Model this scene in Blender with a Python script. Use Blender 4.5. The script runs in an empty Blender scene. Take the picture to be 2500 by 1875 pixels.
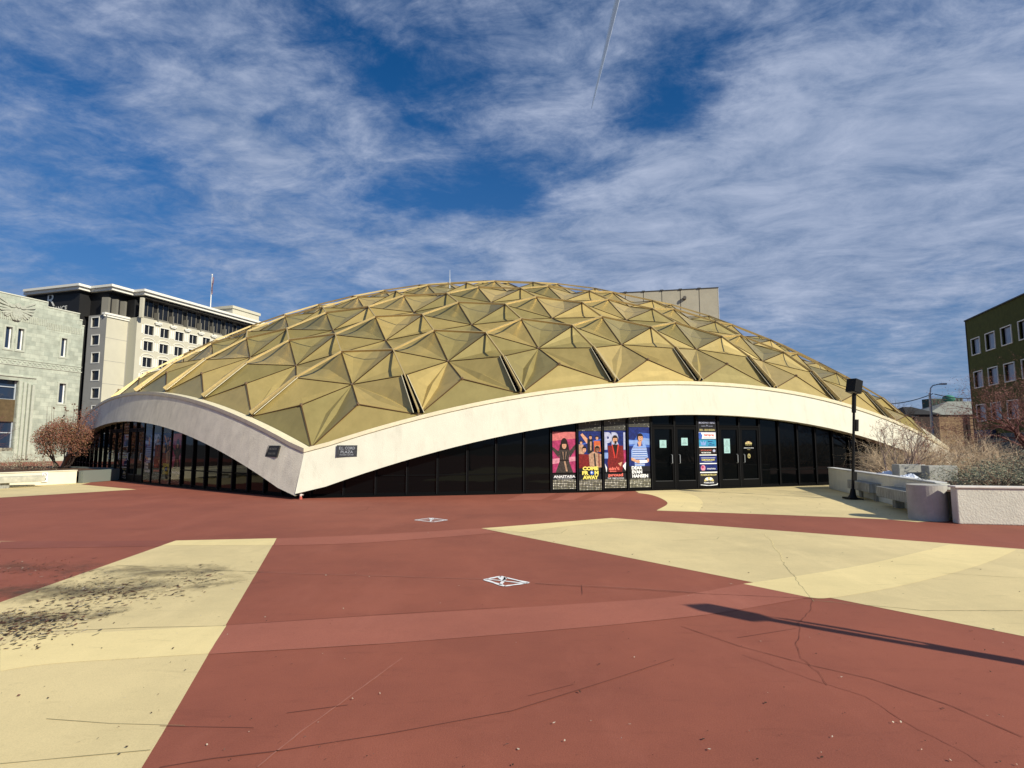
import bpy, bmesh, math, random
from math import sin, cos, pi, sqrt, atan2, radians
from mathutils import Vector, Matrix
random.seed(11)
scn = bpy.context.scene
COL = scn.collection
# ------------------------------------------------------------------ camera
F_PX, PITCH, EYE = 1414.16, radians(5.9577), 1.6
cam = bpy.data.cameras.new('camera'); camo = bpy.data.objects.new('camera', cam); COL.objects.link(camo)
cam.sensor_width = 36; cam.lens = 36*F_PX/2500; cam.clip_start = .05; cam.clip_end = 30000
camo.location = (0, 0, EYE); camo.rotation_euler = (pi/2+PITCH, 0, 0)
scn.camera = camo
scn.view_settings.view_transform = 'Standard'; scn.view_settings.look = 'None'
scn.view_settings.exposure = 0.15; scn.view_settings.gamma = 1
# ------------------------------------------------------------------ sun and sky
SUN_EL = radians(33); SUN_DIR = Vector((.785*cos(SUN_EL), -.62*cos(SUN_EL), sin(SUN_EL))).normalized()
sl = bpy.data.lights.new('sun', 'SUN'); so = bpy.data.objects.new('sun', sl); COL.objects.link(so)
sl.energy = 5.0; sl.angle = radians(.5); sl.color = (1, .925, .76)
so.rotation_euler = SUN_DIR.to_track_quat('Z', 'Y').to_euler()

def raydir(u, v):
    dx = (u-1250)/F_PX; dy = -(v-937.5)/F_PX
    return Vector((dx, cos(PITCH)-dy*sin(PITCH), sin(PITCH)+dy*cos(PITCH)))
def at(u, v, Y):
    d = raydir(u, v); t = Y/d.y
    return Vector((d.x*t, Y, EYE+d.z*t))
def G(u, v, z=0.0):
    d = raydir(u, v); t = (z-EYE)/d.z
    return Vector((d.x*t, d.y*t, z))

world = bpy.data.worlds.new('World'); scn.world = world; world.use_nodes = True
def build_world():
    nt = world.node_tree; N = nt.nodes; Lk = nt.links; N.clear()
    out = N.new('ShaderNodeOutputWorld'); bg = N.new('ShaderNodeBackground'); bg.inputs[1].default_value = .085
    sky = N.new('ShaderNodeTexSky'); sky.sky_type = 'NISHITA'; sky.sun_disc = False
    sky.sun_elevation = SUN_EL; sky.sun_rotation = atan2(SUN_DIR.x, SUN_DIR.y); sky.altitude = 1300; sky.dust_density = .4; sky.ozone_density = 3
    tc = N.new('ShaderNodeTexCoord'); sep = N.new('ShaderNodeSeparateXYZ'); Lk.new(tc.outputs['Generated'], sep.inputs[0])
    def M(op, a, b=None, c=None, clamp=False):
        n = N.new('ShaderNodeMath'); n.operation = op; n.use_clamp = clamp
        for i, x in enumerate((a, b, c)):
            if x is None: continue
            if isinstance(x, (int, float)): n.inputs[i].default_value = x
            else: Lk.new(x, n.inputs[i])
        return n.outputs[0]
    z = M('MAXIMUM', sep.outputs[2], 0.0)
    zz = M('ADD', z, .16)
    px = M('DIVIDE', sep.outputs[0], zz); py = M('DIVIDE', sep.outputs[1], zz)
    cmb = N.new('ShaderNodeCombineXYZ'); Lk.new(px, cmb.inputs[0]); Lk.new(py, cmb.inputs[1])
    P = cmb.outputs[0]
    def noise(vec, scale, det, rough, dist=0.0, lac=2.0):
        n = N.new('ShaderNodeTexNoise'); n.inputs['Scale'].default_value = scale; n.inputs['Detail'].default_value = det
        n.inputs['Roughness'].default_value = rough; n.inputs['Distortion'].default_value = dist; n.inputs['Lacunarity'].default_value = lac
        Lk.new(vec, n.inputs['Vector']); return n
    def mapping(vec, loc, rot, sc):
        n = N.new('ShaderNodeMapping'); n.vector_type = 'TEXTURE'
        n.inputs['Location'].default_value = loc; n.inputs['Rotation'].default_value = (0, 0, rot); n.inputs['Scale'].default_value = sc
        Lk.new(vec, n.inputs['Vector']); return n.outputs[0]
    warp = noise(P, 1.6, 3.2, .5)
    vm = N.new('ShaderNodeVectorMath'); vm.operation = 'MULTIPLY_ADD'; Lk.new(warp.outputs['Color'], vm.inputs[0])
    vm.inputs[1].default_value = (.5, .5, 0); Lk.new(P, vm.inputs[2]); PW = vm.outputs[0]
    def pl(u, v):
        d = raydir(u, v).normalized(); k = max(d.z, 0)+.16; return (d.x/k+.27, d.y/k+.27)
    def blob(p0, p1, width, amp, soft=1.0):
        # elongated soft patch of the cloud layer from p0 to p1 (overhead-plane coordinates)
        a, b = Vector(p0), Vector(p1); c = (a+b)/2; dv = b-a; L = max(dv.length/2, width)
        m = mapping(PW, (c.x, c.y, 0), atan2(dv.y, dv.x), (L, width, 1))
        ln = N.new('ShaderNodeVectorMath'); ln.operation = 'LENGTH'; Lk.new(m, ln.inputs[0])
        e = M('POWER', 2.718, M('MULTIPLY', M('POWER', ln.outputs['Value'], 2.0), -1.1*soft))
        return M('MULTIPLY', e, amp)
    streak = noise(mapping(PW, (0, 0, 0), radians(58), (2.6, .75, 1)), 1.7, 9, .60, .1)
    fine = noise(mapping(P, (3, 1, 0), radians(-14), (1.35, .9, 1)), 5.4, 11, .68, .35)
    puff = noise(mapping(P, (0, 0, 0), radians(20), (1.25, 1, 1)), 21, 8, .66, .5)
    d = M('ADD', M('MULTIPLY', M('SUBTRACT', streak.outputs[0], .5), 1.7), M('MULTIPLY', M('MULTIPLY', M('SUBTRACT', fine.outputs[0], .5), 1.75), M('MULTIPLY_ADD', z, 1.15, .42, clamp=True)))
    d = M('ADD', d, M('MULTIPLY', M('SUBTRACT', puff.outputs[0], .5), .75))
    d = M('ADD', d, .27)
    B = [((820, 60), (950, 260), .12, -.42), ((640, 40), (760, 60), .09, -.35), ((960, 480), (1270, 455), .20, -.75), ((860, 440), (1000, 500), .2, -.35),
         ((1420, 300), (1720, 205), .15, -.95), ((1240, 430), (1300, 520), .15, -.4), ((60, 80), (180, 260), .13, -.42), ((0, 560), (500, 700), .25, -.18), ((180, 640), (330, 690), .28, -.35),
         ((250, 380), (380, 420), .2, -.35), ((650, 280), (740, 330), .07, -.22), ((1480, 20), (1650, 90), .1, -.1), ((1090, 40), (1250, 160), .12, -.22),
         ((350, 60), (820, 540), .22, .40), ((500, 200), (700, 560), .2, .22), ((1500, 640), (2450, 560), .8, 1.0), ((1900, 420), (2500, 300), .35, .30), ((1700, 150), (2300, 230), .14, .18),
         ((1150, 560), (1600, 560), .5, .28), ((2050, 690), (2480, 610), .10, -.30), ((0, 450), (500, 300), .3, .14), ((400, 640), (850, 620), .3, .14), ((1150, 240), (1500, 110), .15, .15)]
    for u in B:
        d = M('ADD', d, blob(pl(*u[0]), pl(*u[1]), u[2], u[3]))
    # haze brings the layer together towards the horizon
    d = M('ADD', d, M('MULTIPLY', M('POWER', M('SUBTRACT', 1.0, z), 9.0), .12))
    mr = N.new('ShaderNodeMapRange'); mr.interpolation_type = 'SMOOTHSTEP'; Lk.new(d, mr.inputs[0]); mr.inputs[1].default_value = -.30; mr.inputs[2].default_value = 1.05
    fac = M('MULTIPLY', mr.outputs[0], .93)
    tint = N.new('ShaderNodeMixRGB'); tint.blend_type = 'MULTIPLY'; tint.inputs[0].default_value = 1; Lk.new(sky.outputs[0], tint.inputs[1]); tint.inputs[2].default_value = (.05, .60, 1.02, 1)
    hz = N.new('ShaderNodeMapRange'); Lk.new(z, hz.inputs[0]); hz.inputs[1].default_value = 0; hz.inputs[2].default_value = .42; hz.inputs[3].default_value = .60; hz.inputs[4].default_value = 1
    hm = N.new('ShaderNodeMixRGB'); hm.blend_type = 'MULTIPLY'; hm.inputs[0].default_value = 1; Lk.new(tint.outputs[0], hm.inputs[1]); Lk.new(hz.outputs[0], hm.inputs[2])
    low = N.new('ShaderNodeMixRGB'); Lk.new(M('MULTIPLY', M('POWER', M('SUBTRACT', 1.0, z), 4.2), .84), low.inputs[0]); Lk.new(hm.outputs[0], low.inputs[1]); low.inputs[2].default_value = (2.6, 3.6, 5.5, 1)
    cv = N.new('ShaderNodeMixRGB'); Lk.new(M('MULTIPLY_ADD', fine.outputs[0], 2.4, -.75, clamp=True), cv.inputs[0]); cv.inputs[1].default_value = (1.9, 2.75, 4.5, 1); cv.inputs[2].default_value = (4.9, 5.6, 7.3, 1)
    mix = N.new('ShaderNodeMixRGB'); Lk.new(fac, mix.inputs[0]); Lk.new(low.outputs[0], mix.inputs[1]); Lk.new(cv.outputs[0], mix.inputs[2])
    Lk.new(mix.outputs[0], bg.inputs[0]); Lk.new(bg.outputs[0], out.inputs[0])
build_world()

# ------------------------------------------------------------------ helpers
def tag(o, label=None, cat=None, group=None, kind=None):
    if label: o['label'] = label
    if cat: o['category'] = cat
    if group: o['group'] = group
    if kind: o['kind'] = kind
    return o
def thing(name, label, cat, loc=(0, 0, 0), rz=0, group=None):
    o = bpy.data.objects.new(name, None); COL.objects.link(o); o.empty_display_size = .2
    o.location = loc; o.rotation_euler = (0, 0, rz); o['label'] = label; o['category'] = cat
    if group: o['group'] = group
    return o
class MB:
    def __init__(s): s.v = []; s.f = []; s.mi = []
    def add(s, vs, fs, mi=0):
        b = len(s.v); s.v += [tuple(v) for v in vs]
        for f in fs: s.f.append([b+i for i in f]); s.mi.append(mi)
    def quad(s, a, b, c, d, mi=0): s.add([a, b, c, d], [(0, 1, 2, 3)], mi)
    def box(s, lo, hi, mi=0, M=None):
        x0, y0, z0 = lo; x1, y1, z1 = hi
        vs = [Vector(p) for p in ((x0, y0, z0), (x1, y0, z0), (x1, y1, z0), (x0, y1, z0), (x0, y0, z1), (x1, y0, z1), (x1, y1, z1), (x0, y1, z1))]
        if M is not None: vs = [M @ v for v in vs]
        s.add(vs, [(0, 3, 2, 1), (4, 5, 6, 7), (0, 1, 5, 4), (1, 2, 6, 5), (2, 3, 7, 6), (3, 0, 4, 7)], mi)
    def bar(s, a, b, w, h, up=(0, 0, 1), mi=0, w2=None, h2=None):
        a, b = Vector(a), Vector(b); d = (b-a).normalized(); up = Vector(up); x = d.cross(up).normalized(); y = x.cross(d)
        w2 = w if w2 is None else w2; h2 = h if h2 is None else h2
        vs = []
        for p, ww, hh in ((a, w, h), (b, w2, h2)):
            for sx, sy in ((-1, -1), (1, -1), (1, 1), (-1, 1)): vs.append(p+x*sx*ww/2+y*sy*hh/2)
        s.add(vs, [(0, 1, 2, 3), (7, 6, 5, 4), (0, 4, 5, 1), (1, 5, 6, 2), (2, 6, 7, 3), (3, 7, 4, 0)], mi)
    def tube(s, pts, rs, n=6, mi=0, caps=True):
        pts = [Vector(p) for p in pts]
        if not hasattr(rs, '__len__'): rs = [rs]*len(pts)
        rings = []
        ref = Vector((0, 0, 1)) if abs((pts[-1]-pts[0]).normalized().z) < .9 else Vector((1, 0, 0))
        for i, p in enumerate(pts):
            d = (pts[min(i+1, len(pts)-1)]-pts[max(i-1, 0)]).normalized()
            x = d.cross(ref); x = x.normalized() if x.length > 1e-5 else Vector((1, 0, 0)); y = x.cross(d)
            rings.append([p+x*rs[i]*cos(2*pi*k/n)+y*rs[i]*sin(2*pi*k/n) for k in range(n)])
        vs = [v for r in rings for v in r]; fs = []
        for i in range(len(rings)-1):
            for k in range(n): fs.append((i*n+k, i*n+(k+1) % n, (i+1)*n+(k+1) % n, (i+1)*n+k))
        if caps: fs.append(tuple(range(n))[::-1]); fs.append(tuple((len(rings)-1)*n+k for k in range(n)))
        s.add(vs, fs, mi)
    def prism(s, poly, axis_fn, mi=0):
        # poly: list of 2D; axis_fn(x, y, k) -> 3D for k = 0, 1
        n = len(poly); vs = [axis_fn(x, y, 0) for x, y in poly]+[axis_fn(x, y, 1) for x, y in poly]
        fs = [tuple(range(n)), tuple(range(2*n-1, n-1, -1))]+[(i, i+n, (i+1) % n+n, (i+1) % n) for i in range(n)]
        s.add(vs, fs, mi)
    def build(s, name, mats, parent=None, smooth=False, fix=True, bevel=0):
        me = bpy.data.meshes.new(name); me.from_pydata(s.v, [], s.f)
        if not isinstance(mats, (list, tuple)): mats = [mats]
        for m in mats: me.materials.append(m)
        me.polygons.foreach_set('material_index', s.mi)
        if smooth: me.polygons.foreach_set('use_smooth', [True]*len(s.f))
        if fix:
            bm = bmesh.new(); bm.from_mesh(me); bmesh.ops.recalc_face_normals(bm, faces=bm.faces); bm.to_mesh(me); bm.free()
        me.update(); o = bpy.data.objects.new(name, me); COL.objects.link(o)
        if parent: o.parent = parent
        if bevel:
            b = o.modifiers.new('bevel', 'BEVEL'); b.width = bevel; b.segments = 2; b.limit_method = 'ANGLE'
        return o
def text_mesh(body, size, width=None, bold=0.0, space=1.0, height=None, depth=.002):
    cu = bpy.data.curves.new('lettering', 'FONT'); cu.body = body; cu.size = size; cu.align_x = 'CENTER'; cu.align_y = 'CENTER'; cu.offset = bold; cu.space_line = space; cu.extrude = depth; cu.resolution_u = 3
    o = bpy.data.objects.new('lettering', cu); COL.objects.link(o)
    dg = bpy.context.evaluated_depsgraph_get(); dg.update()
    me = o.evaluated_get(dg).to_mesh(); vs = [v.co.copy() for v in me.vertices]; fs = [tuple(p.vertices) for p in me.polygons]
    o.evaluated_get(dg).to_mesh_clear(); bpy.data.objects.remove(o); bpy.data.curves.remove(cu)
    if not vs: return [], []
    x0 = min(v.x for v in vs); x1 = max(v.x for v in vs); y0 = min(v.y for v in vs); y1 = max(v.y for v in vs)
    sx = (width/(x1-x0)) if width else 1; sy = (height/(y1-y0)) if height else sx
    return [Vector(((v.x-(x0+x1)/2)*sx, (v.y-(y0+y1)/2)*sy, v.z)) for v in vs], fs
def add_text(mb, body, cx, y, cz, width, height=None, bold=.0, mi=0, space=1.0, tf=None, depth=.002):
    vs, fs = text_mesh(body, 1, width, bold, space, height, depth)
    q = [Vector((cx+v.x, y-v.z, cz+v.y)) for v in vs]
    if tf is not None: q = [tf @ p for p in q]
    mb.add(q, fs, mi)

# ------------------------------------------------------------------ materials
def mat(name, col, rough=.8, metal=0.0, spec=.3, var=0.0, vscale=4.0, bump=0.0, bscale=60.0, col2=None, detail=6, coords='Object', stretch=None):
    m = bpy.data.materials.new(name); m.use_nodes = True; nt = m.node_tree; b = nt.nodes['Principled BSDF']
    b.inputs['Roughness'].default_value = rough; b.inputs['Metallic'].default_value = metal; b.inputs['Specular IOR Level'].default_value = spec
    c = (*col, 1); b.inputs['Base Color'].default_value = c
    tc = nt.nodes.new('ShaderNodeTexCoord'); vec = tc.outputs[coords]
    if stretch:
        mp = nt.nodes.new('ShaderNodeMapping'); mp.inputs['Scale'].default_value = stretch; nt.links.new(vec, mp.inputs[0]); vec = mp.outputs[0]
    if var or col2:
        n = nt.nodes.new('ShaderNodeTexNoise'); n.inputs['Scale'].default_value = vscale; n.inputs['Detail'].default_value = detail; n.inputs['Roughness'].default_value = .65
        nt.links.new(vec, n.inputs['Vector'])
        mr = nt.nodes.new('ShaderNodeMapRange'); mr.inputs[1].default_value = .33; mr.inputs[2].default_value = .67; nt.links.new(n.outputs[0], mr.inputs[0])
        mx = nt.nodes.new('ShaderNodeMixRGB'); nt.links.new(mr.outputs[0], mx.inputs[0])
        if col2: mx.inputs[1].default_value = c; mx.inputs[2].default_value = (*col2, 1)
        else:
            mx.inputs[1].default_value = (*[x*(1-var) for x in col], 1); mx.inputs[2].default_value = (*[min(x*(1+var), 1) for x in col], 1)
        nt.links.new(mx.outputs[0], b.inputs['Base Color'])
    if bump:
        n2 = nt.nodes.new('ShaderNodeTexNoise'); n2.inputs['Scale'].default_value = bscale; n2.inputs['Detail'].default_value = 5; nt.links.new(vec, n2.inputs['Vector'])
        bp = nt.nodes.new('ShaderNodeBump'); bp.inputs['Strength'].default_value = bump; bp.inputs['Distance'].default_value = .02; nt.links.new(n2.outputs[0], bp.inputs['Height']); nt.links.new(bp.outputs[0], b.inputs['Normal'])
    return m
def floor_mat(name, col, dark, rough=.75, speck=.25):
    # painted concrete: broad stains, rubbed patches, fine speckle
    m = bpy.data.materials.new(name); m.use_nodes = True; nt = m.node_tree; N = nt.nodes; Lk = nt.links; b = N['Principled BSDF']
    b.inputs['Roughness'].default_value = rough; b.inputs['Specular IOR Level'].default_value = .25
    tc = N.new('ShaderNodeTexCoord')
    def noise(s, d, r, sc=None):
        n = N.new('ShaderNodeTexNoise'); n.inputs['Scale'].default_value = s; n.inputs['Detail'].default_value = d; n.inputs['Roughness'].default_value = r
        v = tc.outputs['Object']
        if sc: mp = N.new('ShaderNodeMapping'); mp.inputs['Scale'].default_value = sc; mp.inputs['Rotation'].default_value = (0, 0, .35); Lk.new(v, mp.inputs[0]); v = mp.outputs[0]
        Lk.new(v, n.inputs['Vector']); return n.outputs[0]
    def rng(x, a, c, lo=0, hi=1):
        r = N.new('ShaderNodeMapRange'); r.inputs[1].default_value = a; r.inputs[2].default_value = c; r.inputs[3].default_value = lo; r.inputs[4].default_value = hi; Lk.new(x, r.inputs[0]); return r.outputs[0]
    def mixc(f, c1, c2, mode='MIX'):
        x = N.new('ShaderNodeMixRGB'); x.blend_type = mode
        for i, q in enumerate((f, c1, c2)):
            if isinstance(q, (float, int)): x.inputs[i].default_value = q
            elif isinstance(q, tuple): x.inputs[i].default_value = (*q, 1)
            else: Lk.new(q, x.inputs[i])
        return x.outputs[0]
    c = mixc(rng(noise(.35, 9, .68), .38, .64), tuple(min(1, x*1.06) for x in col), dark)
    c = mixc(rng(noise(1.1, 6, .7, (1, .35, 1)), .52, .75, 0, .55), c, tuple(min(1, x*1.18+.015) for x in col))
    c = mixc(rng(noise(110, 4, .85), .42, .66, 0, speck*1.5), c, tuple(x*.45 for x in col))
    c = mixc(rng(noise(8, 8, .75), .58, .78, 0, .45), c, tuple(x*.6 for x in dark))
    c = mixc(rng(noise(2.4, 9, .78, (.5, 2.2, 1)), .56, .72, 0, .35), c, tuple(x*.55 for x in dark))
    c = mixc(rng(noise(38, 6, .8), .64, .72, 0, .6), c, tuple(min(1, x*1.5+.02) for x in col))
    Lk.new(c, b.inputs['Base Color'])
    bp = N.new('ShaderNodeBump'); bp.inputs['Strength'].default_value = .25; bp.inputs['Distance'].default_value = .01; Lk.new(noise(90, 4, .7), bp.inputs['Height']); Lk.new(bp.outputs[0], b.inputs['Normal'])
    return m
RED = floor_mat('red_paint', (.318, .100, .062), (.255, .080, .052))
REDL = floor_mat('red_paint_worn', (.385, .132, .088), (.33, .112, .076))
REDD = floor_mat('red_paint_deep', (.28, .09, .062), (.235, .074, .052))
CREAM = floor_mat('cream_paint', (.735, .60, .315), (.625, .515, .275), speck=.18)
CREAML = floor_mat('cream_paint_fresh', (.83, .68, .34), (.75, .62, .31), speck=.12)
LINE = mat('joint_dark', (.17, .055, .038), .9)
LINEC = mat('joint_olive', (.30, .26, .14), .9)
LINEP = mat('joint_pale', (.36, .15, .11), .9)
WHITEP = mat('white_paint', (.85, .85, .85), .7, var=.1, vscale=20)
STUCCO = mat('stucco_cream', (.68, .665, .55), .92, spec=.15, var=.04, vscale=1.3, bump=.35, bscale=45)
def grime(m, amt=.22, sc=(2.2, 2.2, .35)):
    nt = m.node_tree; N = nt.nodes; b = N['Principled BSDF']; src = b.inputs['Base Color'].links[0].from_socket
    tc = N.new('ShaderNodeTexCoord'); mp = N.new('ShaderNodeMapping'); mp.inputs['Scale'].default_value = sc; nt.links.new(tc.outputs['Object'], mp.inputs[0])
    n = N.new('ShaderNodeTexNoise'); n.inputs['Scale'].default_value = 1.6; n.inputs['Detail'].default_value = 9; n.inputs['Roughness'].default_value = .75; nt.links.new(mp.outputs[0], n.inputs['Vector'])
    mr = N.new('ShaderNodeMapRange'); mr.inputs[1].default_value = .52; mr.inputs[2].default_value = .76; mr.inputs[3].default_value = 0; mr.inputs[4].default_value = amt; nt.links.new(n.outputs[0], mr.inputs[0])
    mx = N.new('ShaderNodeMixRGB'); nt.links.new(mr.outputs[0], mx.inputs[0]); nt.links.new(src, mx.inputs[1]); mx.inputs[2].default_value = (.25, .21, .15, 1); nt.links.new(mx.outputs[0], b.inputs['Base Color']); return m
grime(STUCCO)
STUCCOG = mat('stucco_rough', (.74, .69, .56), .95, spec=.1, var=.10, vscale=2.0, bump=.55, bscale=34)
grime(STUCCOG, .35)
CAP = mat('beam_cap_metal', (.74, .68, .48), .5, var=.08, vscale=6)
BLACK = mat('black_frame', (.0025, .0025, .003), .6, spec=.08)
DARKV = mat('dark_void', (.004, .004, .004), 1, spec=0)
SEAM = mat('panel_seam', (.10, .055, .02), .6)
STRUT = mat('strut_gold', (.58, .45, .21), .42, metal=.35, var=.08, vscale=5)
def gold(name, col, col2):
    m = mat(name, col, .38, metal=.34, spec=.5, col2=col2, vscale=2.2, bump=.12, bscale=6, stretch=(1, 1, .45))
    return m
GOLD = [gold('gold_panel', (.48, .37, .135), (.40, .31, .11)), gold('gold_panel_olive', (.37, .30, .11), (.31, .25, .09)), gold('gold_panel_warm', (.56, .42, .15), (.47, .355, .125))]
def glass_mat(name, col=(.002, .0025, .003), spec=.20, rough=.03):
    m = bpy.data.materials.new(name); m.use_nodes = True; nt = m.node_tree; b = nt.nodes['Principled BSDF']
    b.inputs['Base Color'].default_value = (*col, 1); b.inputs['Roughness'].default_value = rough; b.inputs['Specular IOR Level'].default_value = spec; b.inputs['IOR'].default_value = 1.45
    tc = nt.nodes.new('ShaderNodeTexCoord'); n = nt.nodes.new('ShaderNodeTexNoise'); n.inputs['Scale'].default_value = 1.2; n.inputs['Detail'].default_value = 2; nt.links.new(tc.outputs['Object'], n.inputs['Vector'])
    bp = nt.nodes.new('ShaderNodeBump'); bp.inputs['Strength'].default_value = .12; bp.inputs['Distance'].default_value = .02; nt.links.new(n.outputs[0], bp.inputs['Height']); nt.links.new(bp.outputs[0], b.inputs['Normal'])
    return m
GLASS = glass_mat('tinted_glass'); WGLASS = glass_mat('window_glass', (.02, .035, .07), .6)
CONC = mat('concrete_bench', (.30, .30, .27), .9, var=.35, vscale=5, bump=.4, bscale=30, stretch=(4, 4, .7))
PLANT = mat('planter_stucco', (.67, .66, .56), .95, spec=.1, var=.07, vscale=3, bump=.5, bscale=30)
PLANTL = mat('planter_cream', (.76, .72, .56), .9, spec=.1, var=.05, vscale=3, bump=.3, bscale=40)
SOIL = mat('soil_mulch', (.09, .05, .03), 1, var=.6, vscale=30, bump=1, bscale=30)
TWIG = mat('twig_grey_brown', (.17, .11, .08), .85, var=.4, vscale=8)
TWIGT = mat('twig_tan', (.56, .43, .29), .85, var=.35, vscale=6)
TWIGR = mat('twig_red_brown', (.16, .07, .06), .85, var=.5, vscale=5)
BARK = mat('bark_pale', (.30, .22, .18), .9, var=.3, vscale=9)
BARKD = mat('bark_dark', (.035, .022, .018), .9, var=.3, vscale=9)
LEAFR = [mat('leaf_rust', (.20, .075, .045), .7, var=.4, vscale=4), mat('leaf_pink_brown', (.24, .12, .085), .7, var=.3, vscale=4), mat('leaf_olive_brown', (.16, .10, .04), .7, var=.3)]
LEAFG = [mat('leaf_grey_green', (.20, .22, .15), .6, var=.3), mat('leaf_dark_green', (.05, .065, .035), .6, var=.3), mat('leaf_straw', (.36, .30, .20), .7, var=.3)]
BLKM = mat('lamp_black', (.004, .004, .004), .55, spec=.25)
GALV = mat('galvanised_steel', (.42, .45, .47), .5, metal=.4)

# ------------------------------------------------------------------ the theater dome geometry
CX, CY, PHI, S, R, Z0, K = -.995, 44.628, -1.762, 27.214, 39.283, 1.517, 34.465
HH = sqrt(R*R-S*S)
def lift(q, off=0.0):
    d = Vector((q[0], q[1], HH+K)).normalized(); b = -K*d.z; s = -b+sqrt(b*b-(K*K-R*R))
    P = Vector((0, 0, -K))+d*s; P *= (R+off)/R
    return P+Vector((CX, CY, Z0-HH))
def corner2(side):
    a = PHI+side*pi/3; return Vector((S*cos(a), S*sin(a)))
def V(side, t):
    w = t/8; return lift(corner2(side)*(1-w)+corner2(side+1)*w)
def nrm(side, t):
    if t <= 0 or t >= 8:
        a = PHI+side*pi/3+(pi/3 if t >= 8 else 0); r = Vector((cos(a), sin(a), 0))
        T = (V(side, .001)-V(side, 0)) if t <= 0 else (V(side, 8)-V(side, 7.999)); T.z = 0; T.normalize(); n = Vector((T.y, -T.x, 0)); return r/r.dot(n)
    T = V(side, t+.01)-V(side, t-.01); T.z = 0; T.normalize(); return Vector((T.y, -T.x, 0))
UP = Vector((0, 0, 1))

theater = thing('theater_building', 'low theater under a faceted gold dome with white arched beams over dark glass walls', 'theater', (CX, CY, 0))
def tpart(mb, name, mats, **k):
    o = mb.build(name, mats, theater, **k); o.matrix_parent_inverse = Matrix.Translation((-CX, -CY, 0)); return o

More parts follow.
